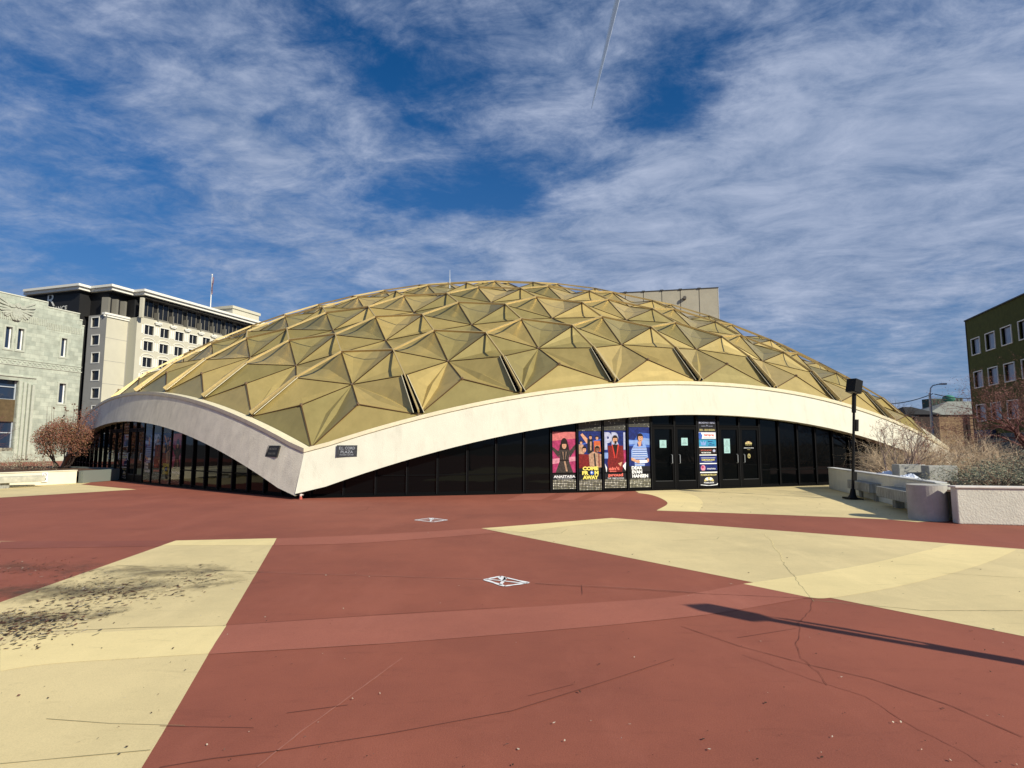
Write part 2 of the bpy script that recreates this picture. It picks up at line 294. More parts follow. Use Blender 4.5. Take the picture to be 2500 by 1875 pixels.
def build_dome():
    a0 = corner2(0); e1 = (corner2(1)-corner2(0))/8; e2 = (corner2(-1)-corner2(0))/8   # 120 degrees apart
    def q(i, j): return a0+e1*i+e2*j
    def inside(i, j): return 0 <= i <= 16 and 0 <= j <= 16 and abs(i-j) <= 8
    OFF = .33
    def hexc(i, j): return lift(q(i, j), 0.0 if (i in (0, 16) or j in (0, 16) or abs(i-j) == 8) else -.06)
    panels = []; fins = []; tris = []; seams = []
    def centroid(A): return (sum(x[0] for x in A)/3, sum(x[1] for x in A)/3)
    def tri_in(A): return all(inside(*x) for x in A)
    def bnd(p): return p[0] in (0, 16) or p[1] in (0, 16) or abs(p[0]-p[1]) == 8
    cam_p = Vector((0, 0, EYE))
    for i in range(17):
        for j in range(17):
            if not inside(i, j): continue
            for di, dj, ta, tb in ((1, 0, (1, 1), (0, -1)), (1, 1, (1, 0), (0, 1)), (0, 1, (1, 1), (-1, 0))):
                p, r = (i, j), (i+di, j+dj)
                if not inside(*r): continue
                A = (p, r, (i+ta[0], j+ta[1])); B = (p, r, (i+tb[0], j+tb[1]))
                ia, ib = tri_in(A), tri_in(B)
                if ia and ib: panels.append((p, r, centroid(A), centroid(B), A, B))
                elif ia or ib: tris.append((p, r, centroid(A if ia else B)))
    def low(tri): return sum(bnd(x) for x in tri) >= 2
    data = []
    for p, r, ca, cb, A, B in panels:
        P, Q = hexc(*p), hexc(*r); a, b = lift(q(*ca), OFF), lift(q(*cb), OFF)
        mid = (P+Q)/2; c = mid-Vector((CX, CY, Z0-HH)); nn = c.normalized()
        flat = low(A) or low(B)
        fr = ((.18, .19), (.36, .35), (.60, .36), (.80, .21)) if not flat else ((.24, .20), (.44, .38), (.52, .27), (.62, .36), (.80, .19))
        ms = [a.lerp(b, f)-nn*(s*(1+random.uniform(-.12, .12))) for f, s in fr]
        vs = [P, Q, a]+ms+[b]; fs = []
        chain = [2]+list(range(3, 3+len(ms)))+[3+len(ms)]
        for k in range(len(chain)-1): fs.append((0, chain[k], chain[k+1])); fs.append((1, chain[k+1], chain[k]))
        # edge skirts so that the gaps between panels read as having depth
        view = (cam_p-mid); fac = max(nn.dot(view.normalized()), 0)*1e3/view.length_squared
        data.append((fac, vs, fs))
        for x, y in ((P, a), (P, b), (Q, a), (Q, b)): seams.append((x, y))
        if not flat: fins.append((a, b, nn, fac))
    data.sort(key=lambda d: -d[0])
    rest = MB()
    for n, (fac, vs, fs) in enumerate(data):
        if n < 100:
            mb = MB(); mb.add(vs, fs); tpart(mb, 'roof_panel', random.choice(GOLD))
        else: rest.add(vs, fs, random.randrange(3))
    o = tpart(rest, 'roof_panels', GOLD); o['kind'] = 'stuff'
    fins.sort(key=lambda d: -d[3]); restf = MB()
    for n, (a, b, nn, fac) in enumerate(fins):
        mb = MB() if n < 90 else restf
        mb.bar(a+nn*.04, b+nn*.04, .042, .08, nn)
        if n < 90: tpart(mb, 'roof_strut', STRUT)
    o = tpart(restf, 'roof_struts', STRUT); o['kind'] = 'stuff'
    # wedge fins from the outer nodes down to the beam
    for s in range(6):
        for t in range(1, 8):
            b = V(s, t)+UP*.03
            # outer node above boundary point t: one step in
            c0 = corner2(s); cc = c0+(corner2(s+1)-c0)*(t/8); inward = -((corner2(s)+corner2(s+1))/2).normalized()
            a = lift(cc+inward*(S/8/sqrt(3)), OFF)
            nn = (a-Vector((CX, CY, Z0-HH))).normalized()
            mb = MB(); mb.bar(b+nn*.10, a+nn*.05, .055, .20, nn, w2=.04, h2=.11)
            tpart(mb, 'edge_strut', STRUT)
            mb = MB(); n = nrm(s, t); T = Vector((-n.y, n.x, 0)).normalized()
            for sg in (-1, 1): mb.tube([b+T*sg*.17+nn*.06, a+T*sg*.10+nn*.02], .014, 4)
            tpart(mb, 'edge_rail', CAP)
            mb = MB(); mb.quad(b-T*.17+nn*.05, b+T*.17+nn*.05, a+T*.10+nn*.014, a-T*.10+nn*.014); tpart(mb, 'edge_gap_shade', DARKV)  # black strip laid over the panels as the gap's deep shade
    sm = MB()
    for a, b in seams:
        nn = ((a+b)/2-Vector((CX, CY, Z0-HH))).normalized(); sm.bar(a+nn*.004, b+nn*.004, .035, .02, nn)
    tpart(sm, 'panel_seams', SEAM)
    # node caps
    nd = MB(); seen = set()
    for p, r, ca, cb, A, B in panels:
        for c_ in (ca, cb):
            k = (round(c_[0], 3), round(c_[1], 3))
            if k in seen: continue
            seen.add(k); P = lift(q(*c_), OFF); nn = (P-Vector((CX, CY, Z0-HH))).normalized()
            nd.tube([P-nn*.02, P+nn*.055], [.055, .045], 6)
        for h in (p, r):
            if h in seen: continue
            seen.add(h); P = hexc(*h); nn = (P-Vector((CX, CY, Z0-HH))).normalized(); nd.tube([P-nn*.02, P+nn*.03], [.07, .055], 6)
    jn = tpart(nd, 'strut_joints', mat('joint_brown', (.22, .15, .09), .6, metal=.3)); jn['kind'] = 'stuff'
    # triangular closing panels along the beam, folded once
    tm = MB()
    for k, (p, r, c) in enumerate(tris):
        P, Q, a = hexc(*p), hexc(*r), lift(q(*c), OFF-.02)
        m = (P+Q)/2; f1 = P.lerp(a, .45)-UP*.05; lowp = m.lerp(a, .30)-UP*.015
        f2 = Q.lerp(a, .45)-UP*.05
        f1 = P.lerp(a, .5); f2 = Q.lerp(a, .5)
        tm.add([P, Q, a, lowp, f1, f2], [(0, 1, 3), (0, 3, 4), (1, 5, 3), (4, 3, 5), (4, 5, 2)], k % 3)
    tpart(tm, 'edge_panels', GOLD)
    # dark lining just under the panels
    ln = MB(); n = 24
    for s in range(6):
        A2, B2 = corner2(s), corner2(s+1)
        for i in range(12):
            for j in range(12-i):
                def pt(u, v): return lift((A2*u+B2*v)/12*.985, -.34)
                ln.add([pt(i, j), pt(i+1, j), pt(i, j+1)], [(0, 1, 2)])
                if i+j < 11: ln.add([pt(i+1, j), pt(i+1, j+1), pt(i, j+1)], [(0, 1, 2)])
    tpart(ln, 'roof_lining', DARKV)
build_dome()

def beam_h(t, side=0): return (1.25 if side == 0 else 1.31)+.10*((t-4)/4)**2
def beam_o(t): return .55+.20*abs((t-4)/4)**2
def build_beam():
    for s in range(6):
        face = MB(); sof = MB(); cap = MB(); n = 48; rows = []
        ss = 0 if s == 0 else 5
        for k in range(n+1):
            t = 8*k/n; v = V(s, t); nn = nrm(s, t)
            rows.append((v+nn*.02-UP*.02, v+nn*.40-UP*.03, v+nn*.40-UP*.15, v+nn*.36-UP*.15, v+nn*.36-UP*.19, v+nn*.38-UP*.19,
                         v+nn*beam_o(t)-UP*beam_h(t, ss), v-nn*.35-UP*(beam_h(t, ss)-.01), v-nn*.35-UP*.5))
        for a, b in zip(rows, rows[1:]):
            for i in range(3): cap.quad(a[i], b[i], b[i+1], a[i+1])
            for i in (3, 4, 5, ): face.quad(a[i], b[i], b[i+1], a[i+1])
            for i in (6, 7): sof.quad(a[i], b[i], b[i+1], a[i+1])
        # denser face for a smooth arc
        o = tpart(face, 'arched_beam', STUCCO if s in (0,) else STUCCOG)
        if s == 0: o['label'] = 'cream sunlit arched beam'
        elif s == 5: o['label'] = 'grey arched beam in raking light'
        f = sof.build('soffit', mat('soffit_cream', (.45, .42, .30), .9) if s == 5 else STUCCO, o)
        c = cap.build('flashing', CAP, o)
    # ground pad under the near tip
build_beam()

PW_ = .945; SC = 13.865
tabs = {}
def side_table(side):
    if side in tabs: return tabs[side]
    T = [k*8/400 for k in range(401)]; Q = [V(side, t)+nrm(side, t)*.20 for t in T]; L = [0]
    for a, b in zip(Q, Q[1:]): L.append(L[-1]+Vector((b-a).xy).length)
    tabs[side] = (T, Q, L); return tabs[side]
def wall_pt(side, s):     # s: metres along the glass line; for the left side measured from the near corner
    T, Q, L = side_table(side); x = s if side == 0 else L[-1]-s
    x = min(max(x, 0), L[-1]); k = 0
    lo, hi = 0, len(L)-1
    while hi-lo > 1:
        m = (lo+hi)//2
        if L[m] <= x: lo = m
        else: hi = m
    f = (x-L[lo])/max(L[hi]-L[lo], 1e-9); P = Q[lo].lerp(Q[hi], f); t = T[lo]+(T[hi]-T[lo])*f
    return P, t
def frame_at(side, s0, s1):
    A, ta = wall_pt(side, s0); B, tb = wall_pt(side, s1)
    if side != 0: A, B, ta, tb = B, A, tb, ta
    d = (B-A).xy; rz = atan2(d.y, d.x)
    return Vector((A.x, A.y, 0)), Vector((B.x, B.y, 0)), rz, d.length, A.z-beam_h(ta)+.18, B.z-beam_h(tb)+.18
KDOOR = (-3, -2, 1, 2) # relative panes around the banner pane (k = 0)
def build_facade(side):
    for k in range(-15, 15):
        s0, s1 = SC+(k-.5)*PW_, SC+(k+.5)*PW_
        A, B, rz, w, za, zb = frame_at(side, s0, s1)
        if max(za, zb) < .25: continue
        T = Matrix.Translation(A) @ Matrix.Rotation(rz, 4, 'Z')
        isdoor = k in (-2, -1, 1, 2)
        za_, zb_ = max(za, .07), max(zb, .07)
        if not isdoor:
            p = MB(); 
            p.prism([(.03, .06), (w-.03, .06), (w-.03, zb_), (.03, za_)], lambda x, y, q: T @ Vector((x, .0+q*.02, y)))
            o = tpart(p, 'window', GLASS)
            fr = MB()
            fr.box((.03, -.03, .05), (w-.03, .0, .11), 0, T)
            f = fr.build('frame', BLACK, o)
            if min(za_, zb_) > .8: fr = MB(); fr.box((.03, -.025, .62), (w-.03, .0, .66), 0, T); fr.build('transom', BLACK, o)
        else:
            d = MB(); zt = 2.26
            d.box((.05, -.02, .03), (w-.05, .02, zt-.03), 0, T)
            o = tpart(d, 'door', GLASS)
            fr = MB()
            fr.box((.03, -.05, .02), (.12, -.02, zt-.02), 0, T); fr.box((w-.12, -.05, .02), (w-.03, -.02, zt-.02), 0, T)
            fr.box((.12, -.05, zt-.12), (w-.12, -.02, zt-.02), 0, T)
            fr.build('frame', BLACK, o)
            kp = MB(); kp.box((.12, -.055, .02), (w-.12, -.02, .30), 0, T); kp.build('kick_plate', BLACK, o)
            tr = MB(); tr.box((.12, -.058, .305), (w-.12, -.022, .325), 0, T)
            tr.build('bottom_rail_edge', GALVD, o)
            hx = (w-.16) if (k in (-2, 1)) else .16
            h = MB(); h.tube([T @ Vector((hx, -.055, .92)), T @ Vector((hx, -.11, .94)), T @ Vector((hx, -.11, 1.22)), T @ Vector((hx, -.055, 1.24))], .014, 6)
            h.build('handle', GALV, o)
            tp = MB(); tp.prism([(.03, zt+.05), (w-.03, zt+.05), (w-.03, max(zb_, zt+.1)), (.03, max(za_, zt+.1))], lambda x, y, q: T @ Vector((x, q*.02, y)))
            tpart(tp, 'window', GLASS)
            hd = MB(); hd.box((0, -.07, zt-.01), (w, .0, zt+.04), 0, T); tpart(hd, 'door_header', BLACK)
        m = MB(); m.box((-.035, -.07, 0), (.035, .05, max(za, .1)), 0, T)
        o = tpart(m, 'mullion', BLACK)
        e = MB(); e.box((-.035, -.074, .05), (-.028, -.071, max(za, .1)-.05), 0, T); e.build('edge_trim', GALVD, o)
    # dark plinth under the glass
    pl = MB(); T_, Q, L = side_table(side)
    for a, b in zip(Q[::8], Q[8::8]):
        pl.bar(Vector((a.x, a.y, .025)), Vector((b.x, b.y, .025)), .26, .05)
    tpart(pl, 'sill', BLACK)
GALVD = mat('dull_metal_edge', (.05, .052, .055), .5, metal=.5)
build_facade(0); build_facade(5)
def inner_block():
    # solid dark interior right behind the glass and plain walls on the sides that face away
    mb = MB(); pts = []
    for s in range(6):
        for k in range(0, 16):
            t = 8*k/16; v = V(s, t); n = nrm(s, t); P = v-n*(.25 if s in (0, 5) else .1); pts.append((P, v.z-.4))
    n = len(pts)
    for i in range(n):
        (a, za), (b, zb) = pts[i], pts[(i+1) % n]
        mb.quad(Vector((a.x, a.y, 0)), Vector((b.x, b.y, 0)), Vector((b.x, b.y, zb)), Vector((a.x, a.y, za)))
    tpart(mb, 'inner_wall', DARKV)
inner_block()
# small pipe and valve at the near tip of the beam
tipP = V(0, 0)+nrm(0, 0)*.62
vv = thing('standpipe', 'tiny red and white pipe fitting on the paving under the tip of the beam', 'pipe', (tipP.x+.10, tipP.y-.02, 0))
m = MB(); m.tube([(0, 0, 0), (0, 0, .09)], [.05, .035], 10); m.build('base', mat('red_fitting', (.45, .10, .07), .6), vv)
m = MB(); m.tube([(0, 0, .09), (0, 0, .16)], [.03, .035], 10); m.tube([(0, 0, .13), (.07, 0, .13)], .02, 8); m.build('valve', mat('white_fitting', (.7, .65, .6), .6), vv)

# bronze plaques on the beam beside the near corner
BRONZE = mat('plaque_bronze', (.045, .045, .05), .45, metal=.5, var=.4, vscale=40, bump=.3, bscale=90)
BRONZEB = mat('plaque_bronze_brown', (.045, .04, .034), .5, metal=.4)
LETTER = mat('plaque_lettering', (.34, .35, .37), .5, metal=.4)
LETTERB = mat('plaque_lettering_dull', (.17, .16, .14), .5, metal=.4)
def plaque(side, t, w, h, lines, label, mats, drop):
    nn = nrm(side, t); v = V(side, t); top = v+nn*.38-UP*.19; bot = v+nn*beam_o(t)-UP*beam_h(t, 0 if side == 0 else 5)
    Tn = Vector((-nn.y, nn.x, 0)).normalized(); dn = (bot-top).normalized(); f = drop
    c = top.lerp(bot, f); up = -dn; out = Tn.cross(up).normalized()
    if out.dot(nn) < 0: out = -out
    M4 = Matrix(((Tn.x, -out.x, up.x, c.x), (Tn.y, -out.y, up.y, c.y), (Tn.z, -out.z, up.z, c.z), (0, 0, 0, 1)))
    o = thing('plaque', label, 'plaque', c)
    def loc(mb, name, m):
        b = mb.build(name, m, o); b.matrix_parent_inverse = Matrix.Translation(-c); return b
    a = MB(); a.box((-w/2, -.022, -h/2), (w/2, .02, h/2), 0, M4); loc(a, 'plate', mats[0])
    b = MB()
    for x in ((-w/2, -w/2+.02), (w/2-.02, w/2)): b.box((x[0], -.028, -h/2), (x[1], -.0225, h/2), 0, M4)
    loc(b, 'rim', mats[0])
    l = MB()
    for txt, z, ww, hh in lines: add_text(l, txt, 0, -.026, z, ww, hh, .01, tf=M4)
    loc(l, 'lettering', mats[1])
plaque(0, .34, .60, .36, [('E.L. CORD', .09, .46, .085), ('PLAZA', -.03, .36, .085), ('PIONEER CENTER', -.12, .40, .035)], 'dark bronze plaque lettered PLAZA on the cream sunlit beam', (BRONZE, LETTER), .27)
plaque(5, 7.62, .60, .36, [('PIONEER', .07, .38, .07), ('THEATER', -.08, .38, .06)], 'dark brown bronze plaque on the grey shaded beam left of the corner', (BRONZEB, LETTERB), .30)

# ------------------------------------------------------------------ posters, banner, notices
def flat(name, col, rough=.6, **k): return mat(name, col, rough, spec=.2, **k)
PC = {n: flat('print_'+n, c, **({'var': v, 'vscale': vs} if v else {})) for n, c, v, vs in (
    ('black', (.010, .010, .014), 0, 1), ('crimson', (.36, .035, .12), .45, 7), ('rose', (.55, .16, .16), .3, 6), ('pink', (.62, .25, .33), .3, 9), ('navy', (.008, .02, .14), .5, 9),
    ('blue', (.05, .13, .50), .35, 6), ('sky', (.22, .34, .66), .2, 5), ('skin', (.62, .33, .20), .12, 14), ('skin_dark', (.22, .09, .05), .15, 14), ('coat', (.045, .035, .03), .7, 25),
    ('hair', (.015, .008, .006), .3, 20), ('maroon', (.17, .012, .012), .5, 16), ('red', (.60, .045, .03), .2, 14), ('tan', (.42, .26, .17), .4, 14), ('yellow', (.85, .75, .16), 0, 1),
    ('white', (.85, .87, .88), 0, 1), ('shirt', (.23, .36, .72), .1, 9), ('stripe', (.02, .04, .22), 0, 1), ('grey', (.42, .45, .62), .2, 8), ('salmon', (.72, .16, .12), 0, 1), ('teal', (.04, .28, .48), .2, 9), ('mint', (.36, .58, .58), .06, 9), ('gold', (.60, .52, .22), 0, 1), ('orange', (.55, .12, .04), .2, 10))}
def perf_mat():
    m = bpy.data.materials.new('perforated_film'); m.use_nodes = True; nt = m.node_tree; N = nt.nodes; Lk = nt.links; b = N['Principled BSDF']; b.inputs['Roughness'].default_value = .5
    tc = N.new('ShaderNodeTexCoord'); sp = N.new('ShaderNodeSeparateXYZ'); Lk.new(tc.outputs['Object'], sp.inputs[0])
    def M(op, a, c=None):
        n = N.new('ShaderNodeMath'); n.operation = op
        for i, x in enumerate((a, c)):
            if x is None: continue
            if isinstance(x, (int, float)): n.inputs[i].default_value = x
            else: Lk.new(x, n.inputs[i])
        return n.outputs[0]
    sx = M('ABSOLUTE', M('SINE', M('MULTIPLY', sp.outputs[0], pi/.055))); sz = M('ABSOLUTE', M('SINE', M('MULTIPLY', sp.outputs[2], pi/.055)))
    d = M('MULTIPLY', sx, sz); dot = M('GREATER_THAN', d, .60)
    n = N.new('ShaderNodeTexNoise'); n.inputs['Scale'].default_value = 9; n.inputs['Detail'].default_value = 4; Lk.new(tc.outputs['Object'], n.inputs['Vector'])
    cr = N.new('ShaderNodeValToRGB'); Lk.new(n.outputs[0], cr.inputs[0]); cr.color_ramp.elements[0].position = .35; cr.color_ramp.elements[0].color = (.30, .28, .16, 1); cr.color_ramp.elements[1].position = .62; cr.color_ramp.elements[1].color = (.95, .92, .75, 1)
    e = cr.color_ramp.elements.new(.5); e.color = (.36, .34, .24, 1)
    mx = N.new('ShaderNodeMixRGB'); Lk.new(dot, mx.inputs[0]); mx.inputs[1].default_value = (.012, .012, .012, 1); Lk.new(cr.outputs[0], mx.inputs[2]); Lk.new(mx.outputs[0], b.inputs['Base Color'])
    return m
PERF = perf_mat()
def perf_faint():
    m = PERF.copy(); m.name = 'perforated_film_dim'
    for n in m.node_tree.nodes:
        if n.type == 'VALTORGB':
            for e in n.color_ramp.elements: e.color = (e.color[0]*.25, e.color[1]*.25, e.color[2]*.25, 1)
            n.color_ramp.elements[2].color = (.5, .5, .45, 1); n.color_ramp.elements[1].position = .6
    return m
PERFD = perf_faint()
class Art:
    """flat printed shapes in a pane's own frame: x to the right, z up, one thin layer above the other"""
    def __init__(s): s.mb = MB(); s.mats = []
    n = property(lambda s: Art.count, lambda s, v: setattr(Art, 'count', v)); count = 0
    def mi(s, m):
        if m not in s.mats: s.mats.append(m)
        return s.mats.index(m)
    def poly(s, pts, m, lift=None):
        s.n += 1; y = -.003-.0003*s.n
        s.mb.add([(x, y, z) for x, z in pts], [tuple(range(len(pts)))], s.mi(PC[m] if isinstance(m, str) else m))
    def ell(s, cx, cz, rx, rz, m, rot=0, n=16):
        s.poly([(cx+rx*cos(2*pi*k/n)*cos(rot)-rz*sin(2*pi*k/n)*sin(rot), cz+rx*cos(2*pi*k/n)*sin(rot)+rz*sin(2*pi*k/n)*cos(rot)) for k in range(n)], m)
    def text(s, body, cx, cz, w, h, m, bold=.02):
        s.n += 1; add_text(s.mb, body, cx, -.003-.0003*s.n, cz, w, h, bold, s.mi(PC[m]), depth=.00005)
    def head(s, cx, cz, r, skin='skin', hair='hair', look=0, mouth=True):
        s.ell(cx, cz+r*.25, r*1.02, r*1.22, hair); s.ell(cx+look*r*.1, cz, r*.78, r*1.08, skin)
        s.poly([(cx-r*.75, cz+r*.55), (cx+r*.75, cz+r*.55), (cx+r*.5, cz+r*1.2), (cx-r*.6, cz+r*1.2)], hair)
        for sx in (-1, 1): s.ell(cx+sx*r*.32+look*r*.15, cz+r*.15, r*.13, r*.08, 'hair')
        s.poly([(cx+look*r*.2-r*.07, cz+r*.1), (cx+look*r*.2+r*.10, cz-r*.3), (cx+look*r*.2-r*.12, cz-r*.3)], 'skin_dark' if skin == 'skin' else 'hair')
        if mouth: s.ell(cx+look*r*.15, cz-r*.55, r*.28, r*.16, 'maroon'); s.ell(cx+look*r*.15, cz-r*.50, r*.2, r*.05, 'white')
    def build(s, name, parent):
        o = s.mb.build(name, s.mats, parent, fix=False); return o
def hanging(side, s0, s1, name, label, cat, group=None):
    Art.count = 0
    A, B, rz, w, za, zb = frame_at(side, s0, s1)
    o = thing(name, label, cat, A+Vector((sin(rz), -cos(rz), 0))*.012, rz, group); return o, w, min(za, zb)
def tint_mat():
    m = bpy.data.materials.new('dimming_tint'); m.use_nodes = True; nt = m.node_tree; N = nt.nodes; N.clear(); out = N.new('ShaderNodeOutputMaterial')
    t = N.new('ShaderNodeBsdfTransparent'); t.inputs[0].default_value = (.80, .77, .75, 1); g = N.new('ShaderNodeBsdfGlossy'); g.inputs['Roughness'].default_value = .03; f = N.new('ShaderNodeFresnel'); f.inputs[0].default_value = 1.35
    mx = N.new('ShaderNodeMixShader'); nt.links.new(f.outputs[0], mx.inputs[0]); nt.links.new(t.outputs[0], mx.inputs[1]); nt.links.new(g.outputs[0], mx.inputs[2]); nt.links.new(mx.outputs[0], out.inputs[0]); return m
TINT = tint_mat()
def tint_pane(o, w, zt):  # pane added over the left posters and banner to dim them
    m = MB(); m.quad((.04, -.030, .06), (w-.04, -.030, .06), (w-.04, -.030, zt-.04), (.04, -.030, zt-.04)); m.build('dimming_pane', TINT, o, fix=False)
def poster_woman(side, label, s0, s1):
    o, w, zt = hanging(side, s0, s1, 'poster', label, 'poster', 'show posters on the glass wall')
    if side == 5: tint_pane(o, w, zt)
    a = Art(); x0, x1 = .05, w-.05
    a.poly([(x0, .42), (x1, .42), (x1, 2.02), (x0, 2.02)], 'crimson'); a.poly([(x0, 1.72), (x1, 1.80), (x1, 2.02), (x0, 2.02)], 'rose'); a.poly([(x0, .95), (x1, 1.05), (x1, 1.20), (x0, 1.12)], 'pink')
    a.poly([(x0, .42), (x1, .42), (x1, .62), (x0, .62)], 'black'); a.build('backdrop', o)
    f = Art(); c = w/2
    f.poly([(c-.17, 1.35), (c-.42, 1.52), (x0, 1.58), (x0, 1.42), (c-.2, 1.15)], 'coat'); f.poly([(c+.17, 1.35), (c+.30, 1.50), (x1, 1.62), (x1, 1.46), (c+.2, 1.15)], 'coat')
    f.ell(c, 1.60, .13, .22, 'hair'); f.poly([(c-.15, 1.6), (c+.15, 1.6), (c+.20, 1.30), (c-.20, 1.30)], 'hair')
    f.poly([(c-.20, 1.42), (c+.20, 1.42), (c+.16, 1.06), (c+.34, .60), (c-.34, .60), (c-.16, 1.06)], 'coat')
    f.poly([(c-.17, 1.09), (c+.17, 1.09), (c+.17, 1.04), (c-.17, 1.04)], 'hair'); f.poly([(c-.02, 1.04), (c+.04, 1.04), (c+.12, .70), (c+.06, .70)], 'tan')
    for q in range(5): f.poly([(c-.12+q*.06, 1.36), (c-.10+q*.06, 1.36), (c-.05+q*.03, 1.10), (c-.06+q*.03, 1.10)], 'tan' if q % 2 else 'black')
    f.head(c, 1.56, .10); f.build('figure', o)
    t = Art(); t.text('Anastasia'.upper(), c, .53, w*.82, .085, 'white', .03); t.text('THE NEW BROADWAY MUSICAL', c, .455, w*.58, .022, 'white', 0); t.build('title', o)
    p = Art(); p.poly([(x0, .07), (x1, .07), (x1, .42), (x0, .42)], PERF); p.build('film', o)
def poster_crowd(side, label, s0, s1):
    o, w, zt = hanging(side, s0, s1, 'poster', label, 'poster', 'show posters on the glass wall')
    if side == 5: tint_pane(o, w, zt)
    a = Art(); x0, x1 = .05, w-.05; c = w/2
    a.poly([(x0, .42), (x1, .42), (x1, 2.05), (x0, 2.05)], 'navy'); a.poly([(x0, 1.55), (x1, 1.75), (x1, 1.80), (x0, 1.60)], 'blue'); a.poly([(x0, .42), (x1, .42), (x1, .86), (x0, .86)], 'black'); a.build('backdrop', o)
    f = Art()
    f.poly([(c-.05, 1.75), (c-.28, 1.98), (c-.35, 1.93), (c-.12, 1.62)], 'skin'); f.poly([(c-.10, 1.78), (c+.10, 1.78), (c+.12, 1.30), (c-.10, 1.30)], 'black'); f.poly([(c, 1.70), (c+.06, 1.70), (c+.05, 1.4), (c, 1.4)], 'tan'); f.head(c+.02, 1.84, .06)
    f.poly([(c+.14, 1.72), (c+.38, 1.72), (c+.40, 1.35), (c+.14, 1.35)], 'orange'); f.head(c+.26, 1.82, .06)
    f.poly([(x0, 1.60), (c-.25, 1.60), (c-.22, 1.25), (x0, 1.25)], 'tan'); f.head(x0+.09, 1.66, .055, 'skin')
    f.poly([(x0, 1.28), (c-.05, 1.26), (c-.02, .80), (x0, .80)], 'maroon'); f.head(c-.22, 1.42, .085)
    f.poly([(c-.06, 1.26), (c+.10, 1.36), (x1, 1.26), (x1, .82), (c-.02, .82)], 'tan'); f.poly([(c+.12, 1.3), (c+.18, 1.3), (c+.22, .85), (c+.15, .85)], 'coat'); f.poly([(c+.30, 1.3), (c+.34, 1.3), (c+.34, .85), (c+.30, .85)], 'maroon')
    f.ell(c+.26, 1.52, .10, .05, 'tan'); f.head(c+.26, 1.42, .09, 'skin_dark')
    f.build('figures', o)
    t = Art()
    t.text('COME', c, .79, .58, .13, 'yellow', .06); t.text('FR', c-.19, .64, .24, .13, 'yellow', .06); t.text('M', c+.22, .64, .15, .13, 'yellow', .06); t.ell(c+.05, .64, .075, .07, 'blue'); t.ell(c+.04, .65, .03, .035, 'white'); t.text('AWAY', c, .49, .58, .13, 'yellow', .06); t.build('title', o)
    p = Art(); p.poly([(x0, .07), (x1, .07), (x1, .41), (x0, .41)], PERF); p.build('film', o)
    if zt > 2.15: p = Art(); p.poly([(x0, 2.06), (x1, 2.06), (x1, zt-.05), (x0, zt-.05)], PERFD); p.build('upper_film', o)
def poster_suit(side, label, s0, s1):
    o, w, zt = hanging(side, s0, s1, 'poster', label, 'poster', 'show posters on the glass wall')
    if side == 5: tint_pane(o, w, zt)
    a = Art(); x0, x1 = .05, w-.05; c = w/2
    a.poly([(x0, .42), (x1, .42), (x1, 2.08), (x0, 2.08)], 'navy'); a.poly([(x1-.12, .95), (x1, .95), (x1, 1.40), (x1-.12, 1.40)], 'crimson'); a.poly([(x0, .42), (x1, .42), (x1, .80), (x0, .80)], 'black')
    a.poly([(x0, 1.12), (x0+.15, 1.12), (x0+.15, 1.32), (x0, 1.32)], 'sky'); a.text('PR', x0+.33, 1.72, .62, .60, 'grey', .05); a.poly([(x1-.10, 1.42), (x1-.03, 1.42), (x1-.03, 2.02), (x1-.10, 2.02)], 'grey'); a.build('backdrop', o)
    f = Art()
    f.poly([(c-.28, 1.56), (c+.30, 1.56), (c+.33, 1.15), (c+.30, .85), (c+.24, .62), (c-.26, .62), (c-.30, .95), (c-.27, 1.2)], 'maroon')
    f.poly([(c-.10, 1.60), (c+.10, 1.60), (c+.03, 1.15)], 'hair'); f.poly([(c-.13, 1.60), (c-.10, 1.60), (c+.0, 1.15), (c-.04, 1.12)], 'red'); f.poly([(c+.10, 1.60), (c+.15, 1.60), (c+.05, 1.15), (c+.02, 1.12)], 'red')
    f.poly([(x0+.02, .95), (x0+.10, .80), (x0+.08, .62)], 'white'); f.poly([(x1-.02, 1.0), (x1-.15, .86), (x1-.04, .70)], 'white'); f.poly([(c+.10, .95), (c+.26, 1.0), (c+.20, .84)], 'skin')
    f.head(c, 1.76, .11, 'skin', 'hair', 0, False); f.poly([(c-.02, 1.62), (c+.05, 1.62), (c+.06, 1.72), (c-.03, 1.72)], 'hair'); f.build('figure', o)
    t = Art(); t.text("ain't", c-.05, .78, .40, .12, 'salmon', .05); t.text('too', c-.10, .67, .26, .09, 'salmon', .05); t.text('proud', c, .545, .56, .14, 'salmon', .05); t.text('THE TEMPTATIONS', c, .445, .62, .04, 'white', .01); t.build('title', o)
    p = Art(); p.poly([(x0, .07), (x1, .07), (x1, .41), (x0, .41)], PERF); p.build('film', o)
    if zt > 2.15: p = Art(); p.poly([(x0, 2.08), (x1, 2.08), (x1, zt-.05), (x0, zt-.05)], PERFD); p.build('upper_film', o)
